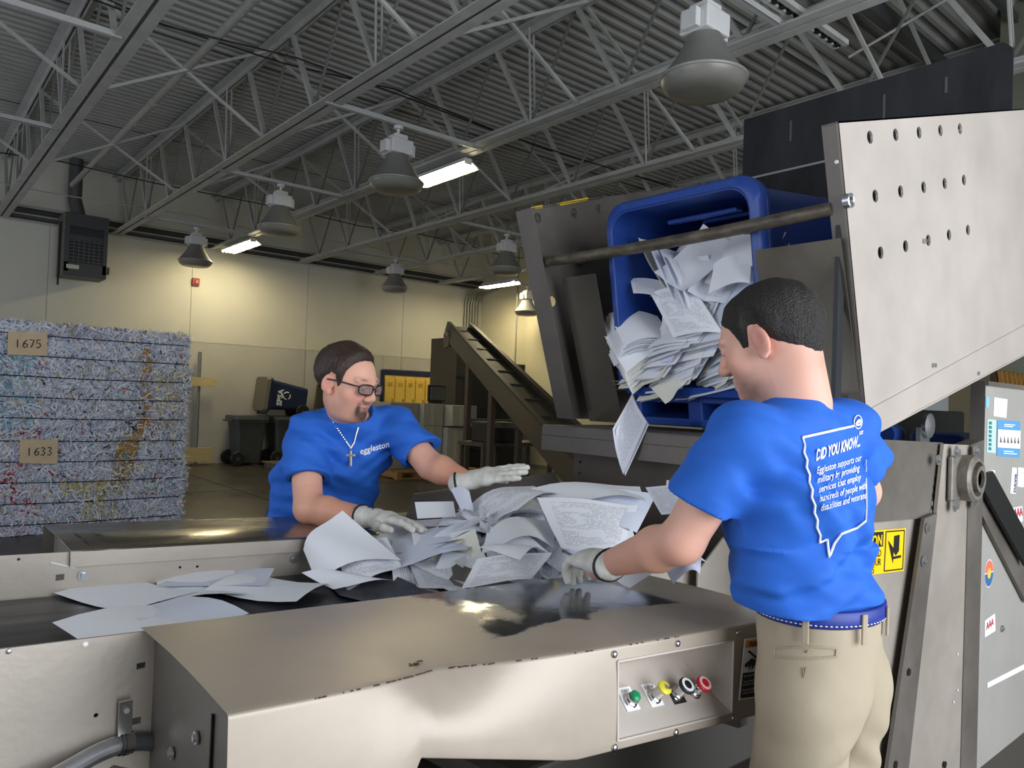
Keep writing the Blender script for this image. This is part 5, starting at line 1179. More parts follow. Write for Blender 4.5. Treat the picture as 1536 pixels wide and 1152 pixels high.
# eyes are cast down behind glasses
GF = mat('glasses_frame', (26, 24, 32), .3); GL = mat('lens_glass', (225, 226, 240), .08, trans=.92, spec=.5)
gl = None; m = MB()
for s in (-1, 1):
    rim = [hw_(s*(.033+.0265*math.copysign(abs(math.cos(t_))**.6, math.cos(t_))), .116-.010*(abs(.033+.0265*math.cos(t_))/.06)**2*1.5, .000+.0165*math.copysign(abs(math.sin(t_))**.6, math.sin(t_))) for t_ in np.linspace(0, 2*math.pi, 29)[:-1]]
    m.tube(rim, .0026*SA, 6, closed=True)
    m.tube([hw_(s*.059, .103, .008), hw_(s*.076, .085, .009), hw_(s*.083, .03, .008), hw_(s*.085, -.012, .004), hw_(s*.083, -.03, -.012)], .0029*SA, 6)
m.tube([hw_(-.008, .115, .004), hw_(0, .119, .006), hw_(.008, .115, .004)], .0024*SA, 6)
gl = m.build('glasses', GF, PA, smooth=True); gl['label'] = 'dark rectangular-framed glasses'
for s in (-1, 1): 
    m = MB(); m.raw([hw_(s*(.033+.025*math.copysign(abs(math.cos(t_))**.6, math.cos(t_))), .1155-.010*(abs(.033+.0265*math.cos(t_))/.06)**2*1.5, .0155*math.copysign(abs(math.sin(t_))**.6, math.sin(t_))) for t_ in np.linspace(0, 2*math.pi, 21)[:-1]], [tuple(range(20))]); m.build('lens', GL, gl)
# shirt
G = Field((.98, 2.28, .86), (1.85, 3.2, 1.56), .0052)
G.seg(pel+Vector((0, .0, -.06)), bel, latA, .205, .205, .165, .165, .0); G.seg(bel, che, latA, .205, .200, .165, .130, .04); G.seg(che, mid, latA, .200, .175, .130, .085, .04); G.rc(Rs+latA*.03, Ls-latA*.03, .075, .075, .04); G.rc(mid, nkb+Vector((0, 0, -.005)), .10, .082, .04)
for a, b, q in ((Rs, Re, .62), (Ls, Le, .70)):
    G.sleeve(a, b, q, .080, .086, .035)
fold(G, .0055, [((.5, .2, .8), 34, .3, 7, 1.6), ((-.6, .3, .7), 42, 1.7, 8, 1.8), ((.2, .1, 1.), 60, 2.2, 11, 1.5)])
ringfold(G, Rs+latA*.05+Vector((0, 0, -.06)), (.6, -.1, .8), .007, .12, 120); ringfold(G, Ls-latA*.05+Vector((0, 0, -.06)), (-.6, .1, .8), .007, .12, 120); ringfold(G, bel+fA*.1-latA*.1, (.2, 0, 1), .006, .14, 95)
for a, b, q in ((Rs, Re, .62), (Ls, Le, .70)):
    e = a.lerp(b, q); n_ = (a-b).normalized(); mlo = np.array(e)-.13; mhi = np.array(e)+.16
    G.rc(e+n_*.012, e-n_*.05, .060, .068, .0, 'sub')
ca_ = (nkb+Vector((0, 0, .0)), nkb+Vector((-.004, -.035, .09)), .078, .088); colA = collar_ring(G, *ca_); G.rc(*ca_, .008, 'sub')
shA = finish(G, 'shirt', SHIRT, PA); shA['label'] = 'blue short-sleeved T-shirt with a small chest logo'
BV = {}
def bvh(obj):
    if obj.name not in BV:
        me = obj.data; org = ORG[obj.name]; BV[obj.name] = BVHTree.FromPolygons([v.co+org for v in me.vertices], [tuple(p.vertices) for p in me.polygons])
    return BV[obj.name]
def project(obj, mb_pts, direction, lift=.0012):
    bt = bvh(obj); out_ = []
    for p in mb_pts:
        h = bt.ray_cast(p, direction); out_.append(h[0]-direction*lift if h[0] else None)
    return out_
def print_text(obj, s, org, ex, ey, size, direction, parent, mm, name, align='LEFT', bold=0., lift=.0016, shear=0.):
    vs, fs = text_geo(s, size, align, 2, bold); pts_ = [Vector(org)+Vector(ex)*(x_+y_*shear)+Vector(ey)*y_-direction*.5 for x_, y_ in vs]
    pr = project(obj, pts_, direction, lift); fs = [f for f in fs if all(pr[i] is not None for i in f)]
    m = MB(); m.raw([p or Vector(org) for p in pr], fs); return m.build(name, mm, parent, fix=False)
dA = ray(570, 672).normalized(); o0 = HY(539, 682, 2.45); exA = (HY(592, 668, 2.45)-o0).normalized(); eyA = CU.copy()
print_text(shA, 'eggleston', o0, exA, eyA, .034, dA, shA, WHITE, 'chest_logo', bold=.0006)
# necklace with cross
path_px = ((486, 595), (489, 612), (498, 630), (508, 646), (519, 662), (526, 672), (531, 664), (534, 652), (537, 642), (540, 632))
pj = [project(shA, [HY(a, b, 2.2)-ray(a, b).normalized()*.3], ray(a, b).normalized(), .004)[0] or HY(a, b, 2.52) for a, b in path_px]
NK = mat('silver_chain', (206, 200, 190), .3, .7)
chn = MB()
for i in range(len(pj)-1):
    for k in range(5): p = pj[i].lerp(pj[i+1], k/5); chn.box(p, (.0042, .0042, .0042), Matrix.Rotation(k, 3, 'Y'))
nk = chn.build('necklace', NK, PA); nk['kind'] = 'stuff'; nk['label'] = 'silver chain necklace with a cross'
cr = project(shA, [HY(526, 686, 2.2)-ray(526, 686).normalized()*.3], ray(526, 686).normalized(), .006)[0] or HY(526, 686, 2.4)
m = MB(); up2 = CU; m.beam(cr-up2*.034, cr+up2*.026, .009, .005, up=tuple(-_f)); m.beam(cr+up2*.008-CR*.017, cr+up2*.008+CR*.017, .005, .009, up=tuple(up2)); m.build('cross_pendant', NK, nk, bevel=.0015)
# gloves
hdR = (HY(640, 786, 2.08)-Rw).normalized()
G = Field(np.array(Rw)-.26, np.array(Rw)+.30, .0036)
Rg, Wg = glove_field(G, Rw+hdR*.035, hdR, (.08, .25, 1), 1, [(.10, .18, .12), (.06, .16, .12), (.10, .18, .12), (.18, .2, .15)], 1.10, .05)
g1 = finish(G, 'glove', GLOVE, PA); g1['label'] = 'white work glove pressing on the papers'; cuff_trim('cuff_trim', Wg, Rg, 1.10, g1, TRIM)
m = MB(); bt = bvh(g1)
for stroke in (((-.020, -.034), (.008, -.030)), ((-.006, -.032), (-.004, -.008)), ((.014, -.03), (.012, -.006), (.026, -.002))):
    pts_ = []
    for a, b in stroke:
        p = Vector(Wg(a, b, .2)); h = bt.ray_cast(p, Vector(-Rg[:, 2])); pts_.append((h[0] or p)+Vector(Rg[:, 2])*.0012)
    m.tube(pts_, .0016, 5)
m.build('marker_scribble', TRIM, g1)
hdL = (HY(793, 702, 2.05)-Lw).normalized()
G = Field(np.array(Lw)-.26, np.array(Lw)+.30, .0036)
Rg, Wg = glove_field(G, Lw+hdL*.02, hdL, (-.35, -.25, .9), -1, [(.05, .08, .06), (.0, .06, .05), (.02, .06, .05), (.06, .08, .08)], 1.08, .03, ((.028, .02, -.014), (.05, .045, -.036), (.055, .075, -.052), (.05, .098, -.06)))
g2 = finish(G, 'glove', GLOVE, PA); g2['label'] = 'white work glove held out flat over the heap'; cuff_trim('cuff_trim', Wg, Rg, 1.08, g2, TRIM)
# trousers and shoes (below the conveyor)
def legs(parent, hips, lat, fwd, mm, hz, r0, name='trousers'):
    lo = [min(h[i] for h in hips)-.35 for i in (0, 1)]; hi = [max(h[i] for h in hips)+.35 for i in (0, 1)]
    G = Field((lo[0], lo[1], .03), (hi[0], hi[1], hz+.16), .0075); c = (hips[0]+hips[1])/2
    return G, c
JEAN = mat('jeans', (40, 48, 70), .8, var=.1)
hipA = [pel-latA*.095, pel+latA*.095]; G, c = legs(PA, hipA, latA, fA, JEAN, pel.z, .1)
G.seg(c+Vector((0, 0, -.10)), c+Vector((0, 0, .08)), latA, .185, .180, .145, .14, .0)
for s, h in ((-1, hipA[0]), (1, hipA[1])):
    kn = Vector((h.x, h.y, .50))+fA*.03; an = Vector((h.x, h.y, .08)); G.rc(h, kn, .105, .08, .03); G.rc(kn, an, .08, .065, .03)
finish(G, 'trousers', JEAN, PA)
def shoe(parent, x, y, fwd, mm):
    G = Field((x-.2, y-.2, -.01), (x+.2, y+.2, .16), .006); f = Vector(fwd); lat = Vector((f.y, -f.x, 0))
    G.seg(Vector((x, y, .045))-f*.06, Vector((x, y, .04))+f*.14, lat, .042, .045, .045, .035, .0); G.rc((x, y, .06), (x, y, .11), .048, .045, .02); G.plane_cut((0, 0, .002), (0, 0, 1))
    return finish(G, 'shoe', mm, parent)
SHOE = mat('shoe_black', (28, 28, 30), .6)
for h in hipA: shoe(PA, h.x, h.y, fA, SHOE)

# ================================================================= near man
PB = thing('person', (1.58, .78, 0), 'man in blue printed T-shirt and khaki trousers, back to the camera, reaching into the paper', 'person')
latB = Vector((1, .06, 0)).normalized(); fB = Vector((-.06, 1, 0)).normalized()
pel = Vector((1.552, .790, 1.03)); wai = Vector((1.514, .822, 1.16)); che = Vector((1.492, .818, 1.34)); mid = Vector((1.492, .815, 1.46)); nkb = Vector((1.478, .835, 1.535))
Ls = Vector((1.318, .845, 1.458)); Rs = Vector((1.685, .815, 1.470)); hcB = HD(1153, 512, 1.60)
Le = HD(1022, 812, 1.54); Lw = HZ(912, 846, 1.135); Re = Vector((1.880, .865, 1.322)); Rw = Vector((1.81, 1.02, 1.19))
RB = frame((-.20, .98, 0), math.radians(-20)); SB = 1.0
G = Field((1.14, .58, 1.0), (1.92, 1.36, 1.86), .0040)
head_field(G, hcB, RB, SB)
hwB = lambda x, y, z: Vector(np.array(hcB)+RB@(np.array((x, y, z))*SB))
G.rc(nkb+Vector((0, -.01, -.03)), hwB(0, -.030, -.035), .066, .058, .03); G.rc(hwB(0, -.05, -.03), nkb+Vector((0, -.03, .0)), .045, .055, .03)
G.seg(wai, che, latB, .13, .15, .09, .10, .03); G.seg(che, mid, latB, .15, .13, .10, .06, .03); G.rc(Ls, Rs, .05, .05, .03)
for a, b, c_ in ((Ls, Le, Lw), (Rs, Re, Rw)):
    G.rc(a, b, .056, .045, .03); e2_ = b.lerp(c_, .3); G.rc(b, e2_, .044, .047, .02); G.rc(e2_, c_, .047, .030, .02); G.rc(c_, c_+(c_-b).normalized()*.05, .029, .03, .01)
stub = lambda q: (q[:, 1] > 0)*np.clip(.70*np.exp(-(((np.abs(q)-np.array((.035, .055, .088)))/np.array((.035, .045, .034)))**2).sum(1)), 0, .55)*(q[:, 2] < -.02)*(.85+.2*wob(q.astype(np.float32), 260, 9, 2))
def tintB(Vv):
    c_ = skin_tint(Vv, hcB, RB, SB, (228, 176, 156), stub); q = (Vv-np.array(hcB))@RB
    nape = np.exp(-(((q-np.array((0, -.085, -.075)))/np.array((.055, .05, .03)))**2).sum(1))*.22
    arm = (Vv[:, 2] < 1.30)*.32*np.clip((1.30-Vv[:, 2])/.1, 0, 1)
    c_ = c_*(1-nape[:, None])+np.array(rgb((80, 58, 48)))*nape[:, None]; return c_*(1-arm[:, None])+np.array(rgb((196, 136, 112)))*arm[:, None]
finish(G, 'body', SKIN, PB, tintB)
G = Field(np.array(hcB)-.17, np.array(hcB)+.17, .0030)
hair_field(G, hcB, RB, SB, .0095, [-.14, -.10, -.07, -.04, -.026, -.012, .010, .022, .034, .044, .058, .075, .09, .12], [-.092, -.088, -.074, -.045, -.015, .026, .028, -.012, -.010, .025, .045, .066, .075, .08], 33, amp=.0016, freq=150, neck=(hwB(0, -.05, -.03), nkb+Vector((0, -.03, .0)), .045, .055, .03))
finish(G, 'hair', HAIR_B, PB)
# shirt
G = Field((1.16, .56, 1.0), (1.96, 1.10, 1.64), .0044)
G.seg(wai+Vector((.022, -.016, -.08)), wai, latB, .168, .162, .130, .126, .0); G.seg(wai, che, latB, .162, .180, .126, .128, .05); G.seg(che, mid, latB, .188, .155, .132, .080, .04); G.rc(Ls+latB*.03, Rs-latB*.03, .068, .068, .04); G.rc(mid, nkb+Vector((0, -.012, -.022)), .095, .074, .04)
for a, b, q in ((Ls, Le, .60), (Rs, Re, .50)): G.sleeve(a, b, q, .070, .078, .035)
fold(G, .0048, [((.5, -.3, .8), 30, .6, 7, 1.8), ((-.6, -.2, .7), 36, 2.7, 9, 1.6)])
fold(G, .0050, [((.15, 0, 1.), 62, 1.2, 8, 2.0), ((.5, 0, .9), 48, .4, 10, 1.8)], (1.2, .5, 1.0), (1.9, 1.1, 1.24)); fold(G, .0030, [((.9, -.2, .35), 46, .9, 6, 2.4), ((.4, .3, .8), 70, 2.1, 9, 2.2)])
ringfold(G, Ls+latB*.06+Vector((0, -.06, -.10)), (.7, 0, .7), .007, .11, 110); ringfold(G, (1.44, .70, 1.30), (.75, 0, .65), .005, .14, 80, 1.)
ringfold(G, wai-latB*.1+Vector((0, -.1, .02)), (-.5, 0, .85), .008, .15, 85, 2.)
G.plane_cut(Vector((1.54, .80, 1.108)), (.02, .0, 1))
for a, b, q in ((Ls, Le, .60), (Rs, Re, .50)):
    e = a.lerp(b, q); n_ = (a-b).normalized(); G.rc(e+n_*.03, e-n_*.05, .063, .065, .0, 'sub')
cb_ = (nkb+Vector((.004, .016, -.012)), nkb+Vector((-.01, .03, .08)), .066, .078); colB = collar_ring(G, *cb_); G.rc(*cb_, .006, 'sub')
shB = finish(G, 'shirt', SHIRT, PB); shB['label'] = 'blue short-sleeved T-shirt with white printing on the back'
# printing on the back, laid on the cloth along the view of its own plane
def prj(px, py, lift=.0042):
    d = ray(px, py).normalized(); r_ = project(shB, [CAM.copy()], d, lift)[0]; return r_ if r_ is not None and r_.x < 1.715 else None
def ribbon(pxs, wpx, name, sub=5):
    m = MB(); P_ = []
    for i in range(len(pxs)-1):
        for k in range(sub): P_.append((pxs[i][0]+(pxs[i+1][0]-pxs[i][0])*k/sub, pxs[i][1]+(pxs[i+1][1]-pxs[i][1])*k/sub))
    P_.append(pxs[-1]); pts_ = [prj(*p) for p in P_]; pts_ = [p for p in pts_ if p]
    if len(pts_) > 1: m.tube(pts_, wpx*1.6/FPX/2, 5)
    return m.build(name, WHITE, shB)
Lf = [(1204, 656)]+[(1204+(1231-1204)*k/14+(1.5 if k % 2 else -1.5), 656+(814-656)*k/14) for k in range(1, 15)]+[(1241, 809), (1244, 836), (1252, 815), (1262, 801), (1285, 792), (1299, 781)]
ribbon(Lf, 3.2, 'map_outline'); ribbon([(1204, 656), (1280, 639)], 3.6, 'map_outline')
ribbon([(1299, 781), (1300, 760), (1299, 690)], 1.8, 'map_outline')
ribbon([(1287+6*math.cos(t_), 633+10*math.sin(t_)) for t_ in np.linspace(0, 2*math.pi, 14)], 1.8, 'emblem_ring', 2)
def back_text(s, p0, p1, hpx, name, bold=0.):
    vs, fs = text_geo(s, 1., 'LEFT', 2, bold); w_ = max(v[0] for v in vs); m = MB()
    a = np.array(p0, float); b = np.array(p1, float); e = (b-a)/w_; pr = []
    for x_, y_ in vs:
        u = x_/w_; q = a+(b-a)*(u*(1.12-.12*u)); q = q-np.array((-.10, 1.))*y_*hpx; pr.append(prj(q[0], q[1]))
    fs = [f for f in fs if all(pr[i] is not None for i in f)]; m.raw([p or Vector((1.5, .7, 1.3)) for p in pr], fs); return m.build(name, WHITE, shB, fix=False)
back_text('DID YOU KNOW...', (1224, 691), (1290, 669), 24, 'print_heading', .03)
for s, p0, p1 in (('Eggleston supports our', (1225, 711), (1292, 691)), ('military by providing', (1226, 725), (1289, 706)), ('services that employ', (1228, 739), (1291, 720)), ('hundreds of people with', (1229, 753), (1299, 733)), ('disabilities and veterans!', (1231, 767), (1300, 747))): back_text(s, p0, p1, 15, 'print_line', .006)
back_text('e', (1283, 640), (1292, 637), 20, 'emblem_letter', .03); back_text('=', (1288, 655), (1294, 653), 14, 'emblem_bars', .02)
# glove on the heap
hdB = (HZ(838, 828, 1.11)-Lw).normalized()
G = Field(np.array(Lw)-.26, np.array(Lw)+.28, .0034)
Rg, Wg = glove_field(G, Lw+hdB*.045, hdB, (-.25, -.35, .9), 1, [(.5, .6, .4), (.45, .65, .45), (.5, .65, .45), (.55, .6, .45)], 1.0, .03)
g3 = finish(G, 'glove', GLOVE, PB); g3['label'] = 'white work glove gripping a paper sheet'; cuff_trim('cuff_trim', Wg, Rg, 1.0, g3, TRIM)
hr = (Vector((1.81, 1.10, 1.03))-Rw).normalized()
G = Field(np.array(Rw)-.24, np.array(Rw)+.26, .0045)
Rg, Wg = glove_field(G, Rw+hr*.03, hr, (.3, -.2, .9), -1, [(.35, .4, .3)]*4, 1.0, .03)
g4 = finish(G, 'glove', GLOVE, PB); cuff_trim('cuff_trim', Wg, Rg, 1.0, g4, TRIM)
# trousers
KHAKI = mat('khaki', (170, 157, 135), .75, var=.06, vscale=5, bump=.05, bscale=400)
G = Field((1.26, .54, .03), (1.86, 1.08, 1.16), .0058)
hips = [Vector((1.476, .790, .95)), Vector((1.630, .797, .95))]
G.seg(pel+Vector((0, 0, -.05)), pel+Vector((-.004, .004, .10)), latB, .150, .150, .116, .116, .0)
for s, h in ((-1, hips[0]), (1, hips[1])):
    G.ell(h+Vector((0, -.030, -.02)), (.082, .076, .11), None, .05)
    kn = Vector((h.x+s*.012, h.y+.01, .50)); an = Vector((h.x+s*.02, h.y-.01, .09)); G.rc(h+Vector((s*.006, -.008, -.03)), kn, .094, .086, .05); G.rc(kn, an, .084, .072, .03)
fold(G, .0026, [((.75, .2, .5), 34, .4, 6, 2.2), ((-.8, .2, .45), 44, 1.9, 8, 1.8)])
for s, h in ((-1, hips[0]), (1, hips[1])): ringfold(G, h+Vector((s*.02, -.08, -.15)), (s*.55, 0, .85), .004, .10, 80)
# seat seam
sl, P = G.block((1.50, .5, .60), (1.60, .78, 1.10)); G.F[sl] += .014*np.exp(-((P[..., 0]-1.553)/.010)**2)*np.clip((1.03-P[..., 2])/.2, 0, 1)*np.exp(-np.clip(.70-P[..., 2], 0, 1)/.08)
G.plane_cut((1.54, .80, 1.122), (-.02, 0, -1))
trB = finish(G, 'trousers', KHAKI, PB); trB['label'] = 'khaki work trousers with a welt back pocket'
BELTB = mat('belt_blue', (28, 50, 140), .5, var=.1)
m = MB(); nb = 44; rows = []
for i in range(nb+1):
    t_ = 2*math.pi*i/nb; bx_, by_ = .158*math.cos(t_), .123*math.sin(t_); p = Vector((1.548, .795, .03))+latB*bx_+fB*by_
    rows.append([p+Vector((0, 0, 1.062)), p*1+latB*.004*math.cos(t_)+fB*.004*math.sin(t_)+Vector((0, 0, 1.068)), p+latB*.004*math.cos(t_)+fB*.004*math.sin(t_)+Vector((0, 0, 1.094)), p+Vector((0, 0, 1.098))])
m.grid(rows); be = m.build('belt', BELTB, PB, smooth=True); be.modifiers.new('s', 'SOLIDIFY').thickness = .003
m = MB()
for i in range(90):
    t_ = 2*math.pi*i/90; p = Vector((1.548, .795, 1.100))+latB*(.1635*math.cos(t_))+fB*(.1285*math.sin(t_)); m.box(p, (.002, .0045, .0018), Matrix.Rotation(t_, 3, 'Z'))
sm = m.build('belt_stitch', WHITE, be); sm['kind'] = 'stuff'
for a in (200, 248, 285, 325):
    t_ = math.radians(a); p = Vector((1.548, .795, 1.092))+latB*(.165*math.cos(t_))+fB*(.130*math.sin(t_)); MB().beam(p+Vector((0, 0, -.03)), p+Vector((0, 0, .03)), .013, .005, up=(math.cos(t_), math.sin(t_), 0)).build('belt_loop', KHAKI, trB, bevel=.002)
def prT(px, py, lift=.0015):
    d = ray(px, py).normalized(); return project(trB, [CAM.copy()], d, lift)[0]
def tline(pxs, r_, name, mm=KHAKI):
    pts_ = [prT(*p) for p in pxs]; pts_ = [p for p in pts_ if p]
    if len(pts_) > 1: MB().tube(pts_, r_, 5).build(name, mm, trB)
tline([(1161+k*9.4, 973+2.5*math.sin(k/10*3.14)*-1.) for k in range(11)], .0022, 'pocket_welt'); tline([(1161+k*9.4, 985+3*math.sin(k/10*3.14)) for k in range(11)], .0022, 'pocket_welt'); tline([(1161, 972), (1162, 986)], .0018, 'pocket_welt'); tline([(1255, 973), (1254, 986)], .0018, 'pocket_welt')
SEAM = mat('khaki_seam', (150, 140, 118), .8)
tline([(1211, 976), (1212, 979)], .004, 'pocket_button', SEAM); tline([(1204, 1001), (1206, 1017)], .0012, 'buttonhole', SEAM); tline([(1209, 1001), (1206, 1017)], .0012, 'buttonhole', SEAM)
for h in hips: shoe(PB, h.x+.0, h.y, fB, SHOE)
# ------------------------------------------------------------------ papers
def paper_mat(name, base, ink, dens, lines=46, form=False):
    m = mat(name, base, .7, spec=.2); nt = m.node_tree; N = nt.nodes; L = nt.links; b = N['Principled BSDF']
    uv = N.new('ShaderNodeUVMap'); uv.uv_map = 'UVMap'; sp = N.new('ShaderNodeSeparateXYZ'); L.new(uv.outputs[0], sp.inputs[0])
    def mt(op, a, c=0.):
        q = N.new('ShaderNodeMath'); q.operation = op
        for i, v in enumerate((a, c)):
            if isinstance(v, (int, float)): q.inputs[i].default_value = v
            else: L.new(v, q.inputs[i])
        return q.outputs[0]
    if dens > 0:
        row = mt('MULTIPLY', sp.outputs[1], lines); fr = mt('FRACT', row); fl_ = mt('FLOOR', row)
        cb = N.new('ShaderNodeCombineXYZ'); L.new(mt('MULTIPLY', sp.outputs[0], 46.), cb.inputs[0]); L.new(mt('MULTIPLY', fl_, 3.7), cb.inputs[1])
        n1 = N.new('ShaderNodeTexNoise'); n1.inputs['Scale'].default_value = 1.; n1.inputs['Detail'].default_value = 1.; L.new(cb.outputs[0], n1.inputs['Vector'])
        cb2 = N.new('ShaderNodeCombineXYZ'); L.new(mt('MULTIPLY', sp.outputs[0], 2.2), cb2.inputs[0]); L.new(mt('MULTIPLY', sp.outputs[1], 5.), cb2.inputs[1])
        n2 = N.new('ShaderNodeTexNoise'); n2.inputs['Scale'].default_value = 1.; L.new(cb2.outputs[0], n2.inputs['Vector'])
        k = mt('MULTIPLY', mt('GREATER_THAN', fr, .55), mt('GREATER_THAN', n1.outputs[0], .46)); k = mt('MULTIPLY', k, mt('GREATER_THAN', n2.outputs[0], 1-dens))
        for s_, a in ((0, .1), (1, .08)):
            k = mt('MULTIPLY', k, mt('MULTIPLY', mt('GREATER_THAN', sp.outputs[s_], a), mt('LESS_THAN', sp.outputs[s_], 1-a)))
        mx = N.new('ShaderNodeMix'); mx.data_type = 'RGBA'; L.new(mt('MULTIPLY', k, .5), mx.inputs[0]); mx.inputs[6].default_value = (*rgb(base), 1); mx.inputs[7].default_value = (*rgb(ink), 1); L.new(mx.outputs[2], b.inputs['Base Color'])
    b.inputs['Transmission Weight'].default_value = 0
    return m
PW = [paper_mat('paper_plain', (242, 244, 250), (90, 92, 104), 0), paper_mat('paper_text', (240, 242, 249), (96, 98, 112), .56), paper_mat('paper_form', (226, 228, 238), (120, 122, 136), .62, 60), paper_mat('paper_cream', (238, 236, 222), (110, 108, 100), .35), paper_mat('paper_pale', (226, 231, 246), (90, 92, 104), 0)]
def sheet_mesh(fn, nx=7, ny=9):
    vs = []; uv = []
    for i in range(nx):
        for j_ in range(ny): u, v = i/(nx-1), j_/(ny-1); vs.append(fn(u, v)); uv.append((u, v))
    fs = [(i*ny+j_, (i+1)*ny+j_, (i+1)*ny+j_+1, i*ny+j_+1) for i in range(nx-1) for j_ in range(ny-1)]
    me = bpy.data.meshes.new('paper_sheet'); me.from_pydata(vs, [], fs); me.update(); me.shade_smooth(); l = me.uv_layers.new(name='UVMap')
    for lp in me.loops: l.data[lp.index].uv = uv[lp.vertex_index]
    return me
def put(me, mm, loc, R, label, group=None, name='paper_sheet'):
    if len(me.materials) == 0: me.materials.append(mm)
    o = bpy.data.objects.new(name, me); COL.objects.link(o); o.matrix_world = Matrix.Translation(loc) @ R.to_4x4()
    tag(o, label, 'paper', group); return o
# pool of bent A4/letter sheets
POOL = []
for k in range(30):
    r_ = random.Random(k); A1, A2, A3 = r_.uniform(-.05, .05), r_.uniform(-.035, .035), r_.uniform(-.02, .02); ph = r_.uniform(0, 6)
    if k % 5 == 0: A1, A2 = A1*.2, A2*.2
    def f(u, v, A1=A1, A2=A2, A3=A3, ph=ph):
        x, y = (u-.5)*.216, (v-.5)*.279; z = A1*((u-.5)**2*4-.33)+A2*((v-.5)**2*4-.33)+A3*math.sin(3*(u+v)+ph)*.6+A3*4*(u-.5)*(v-.5); return (x, y, z)
    me = sheet_mesh(f); mm = PW[[0, 1, 0, 4, 1, 2, 0, 3, 0, 1][k % 10]]; me.materials.append(mm); POOL.append(me)
FLAT = []
for k in range(8):
    r_ = random.Random(k+50); A1, A2 = r_.uniform(-.008, .012), r_.uniform(-.012, .012)
    me = sheet_mesh(lambda u, v, A1=A1, A2=A2, r_=r_: ((u-.5)*.216, (v-.5)*.279, A1*math.sin(u*3.1)+A2*math.sin(v*4)), 5, 6); me.materials.append(PW[[0, 4, 0, 3, 0, 4, 0, 1][k]]); FLAT.append(me)
def basis(ex, ey):
    ex = Vector(ex).normalized(); ey = Vector(ey); ey = (ey-ex*ey.dot(ex)).normalized(); return Matrix((ex, ey, ex.cross(ey))).transposed()
def qsheet(c4, mm, label, bulge=(0, 0, .0), wave=0., name='paper_sheet', n=10, ph=0.):
    """four 3-D corners (u0v1, u1v1, u1v0, u0v0) joined by a bent sheet"""
    a, b, c_, d = [Vector(p) for p in c4]; ctr = (a+b+c_+d)/4; bg = Vector(bulge); nn = (b-a).cross(d-a).normalized()
    def fn(u, v):
        p = (d*(1-u)+c_*u)*(1-v)+(a*(1-u)+b*u)*v; p = p+bg*(4*u*(1-u))+nn*(wave*math.sin(6*u+2.5*v+ph)); return tuple(p-ctr)
    me = sheet_mesh(fn, n, n); return put(me, mm, ctr, Matrix.Identity(3), label, name=name)
# --- sheets on the belt
def BP(px, py, up=0.):
    d = ray(px, py); t_ = (1.07+SL*.38-.112+.004+up-CAM.z)/(d.z+SL*d.x); return CAM+d*t_
lab = ['white sheet flat on the belt, leftmost one', 'white sheet flat on the belt overlapping its middle', 'white sheet on the belt nearest the waving sheet', 'white sheet on the belt along the near side panel', 'white sheet on the belt half under the other ones', 'white sheet on the belt beside the hood corner']
for k, (px, py, a) in enumerate(((190, 893, 25), (300, 882, -12), (405, 884, 38), (190, 944, 8), (330, 868, 60), (262, 921, 15))):
    p = BP(px, py, .003*k+.003); R = Matrix.Rotation(math.radians(a), 3, 'Z'); put(FLAT[[0, 2, 4, 6, 1, 5][k]], PW[0], p+Vector((0, 0, .006)), R, lab[k])
# --- heap: surface height over hopper
def zheap(x, y):
    return zt_(x)-.068+.14*math.exp(-((x-1.62)/.30)**2-((y-1.97)/.32)**2)+.12*math.exp(-((x-1.95)/.28)**2-((y-2.0)/.30)**2)
rg = random.Random(4)
for k in range(112):
    x = rg.uniform(1.28, 2.15); y = rg.uniform(1.58, 2.22)
    if k > 70: x = rg.uniform(1.28, 1.75); y = rg.uniform(1.60, 2.12)
    if x < 1.45 and y > 2.12: y -= .2
    z = zheap(x, y)-rg.random()*.035*(1 if k > 20 else 2); R = Matrix.Rotation(rg.uniform(0, 6.28), 3, 'Z')
    gx = (zheap(x+.05, y)-zheap(x-.05, y))/.1; gy = (zheap(x, y+.05)-zheap(x, y-.05))/.1
    T = basis((1, 0, gx*.8), (0, 1, gy*.8)); R = T @ Matrix.Rotation(rg.uniform(-.16, .16), 3, 'X') @ Matrix.Rotation(rg.uniform(-.16, .16), 3, 'Y') @ R
    put(POOL[rg.randrange(30)], PW[0], (x, y, z), R, 'loose white sheet in the heap between the two men', 'sheets in the conveyor heap')
# --- named sheets
qsheet([HD(806, 745, 2.42), HD(958, 756, 2.50), HD(934, 824, 2.34), HD(842, 822, 2.22)], PW[1], 'printed sheet standing up on the heap toward the camera', (0, -.01, .0), .006)
qsheet([HD(716, 838, 2.10), HD(829, 828, 2.22), HD(797, 869, 2.08), HD(692, 883, 1.98)], PW[1], 'printed sheet lying over the near edge in front of the heap', (0, 0, .004), .003)
qsheet([HD(690, 770, 2.62), HD(800, 726, 2.72), HD(838, 742, 2.55), HD(735, 795, 2.42)], PW[1], 'curved printed sheet under the outstretched glove', (0, 0, .03), .01)
qsheet([HD(676, 734, 2.66), HD(704, 737, 2.62), HD(712, 772, 2.55), HD(692, 766, 2.56)], PW[4], 'grey-white sheet curling below the outstretched wrist', (0, 0, .012))
qsheet([HD(622, 753, 2.62), HD(680, 752, 2.66), HD(684, 775, 2.58), HD(626, 778, 2.54)], PW[0], 'small white sheet standing behind the pressing glove')
qsheet([HD(524, 800, 2.62), HD(700, 772, 2.72), HD(742, 800, 2.46), HD(590, 832, 2.38)], PW[0], 'long sheet sliding under the pressing glove', (0, 0, .006), .006)
qsheet([HD(590, 806, 2.50), HD(735, 786, 2.54), HD(700, 826, 2.28), HD(575, 858, 2.20)], PW[4], 'second long sheet sliding toward the belt below the glove', (0, 0, .008), .006)
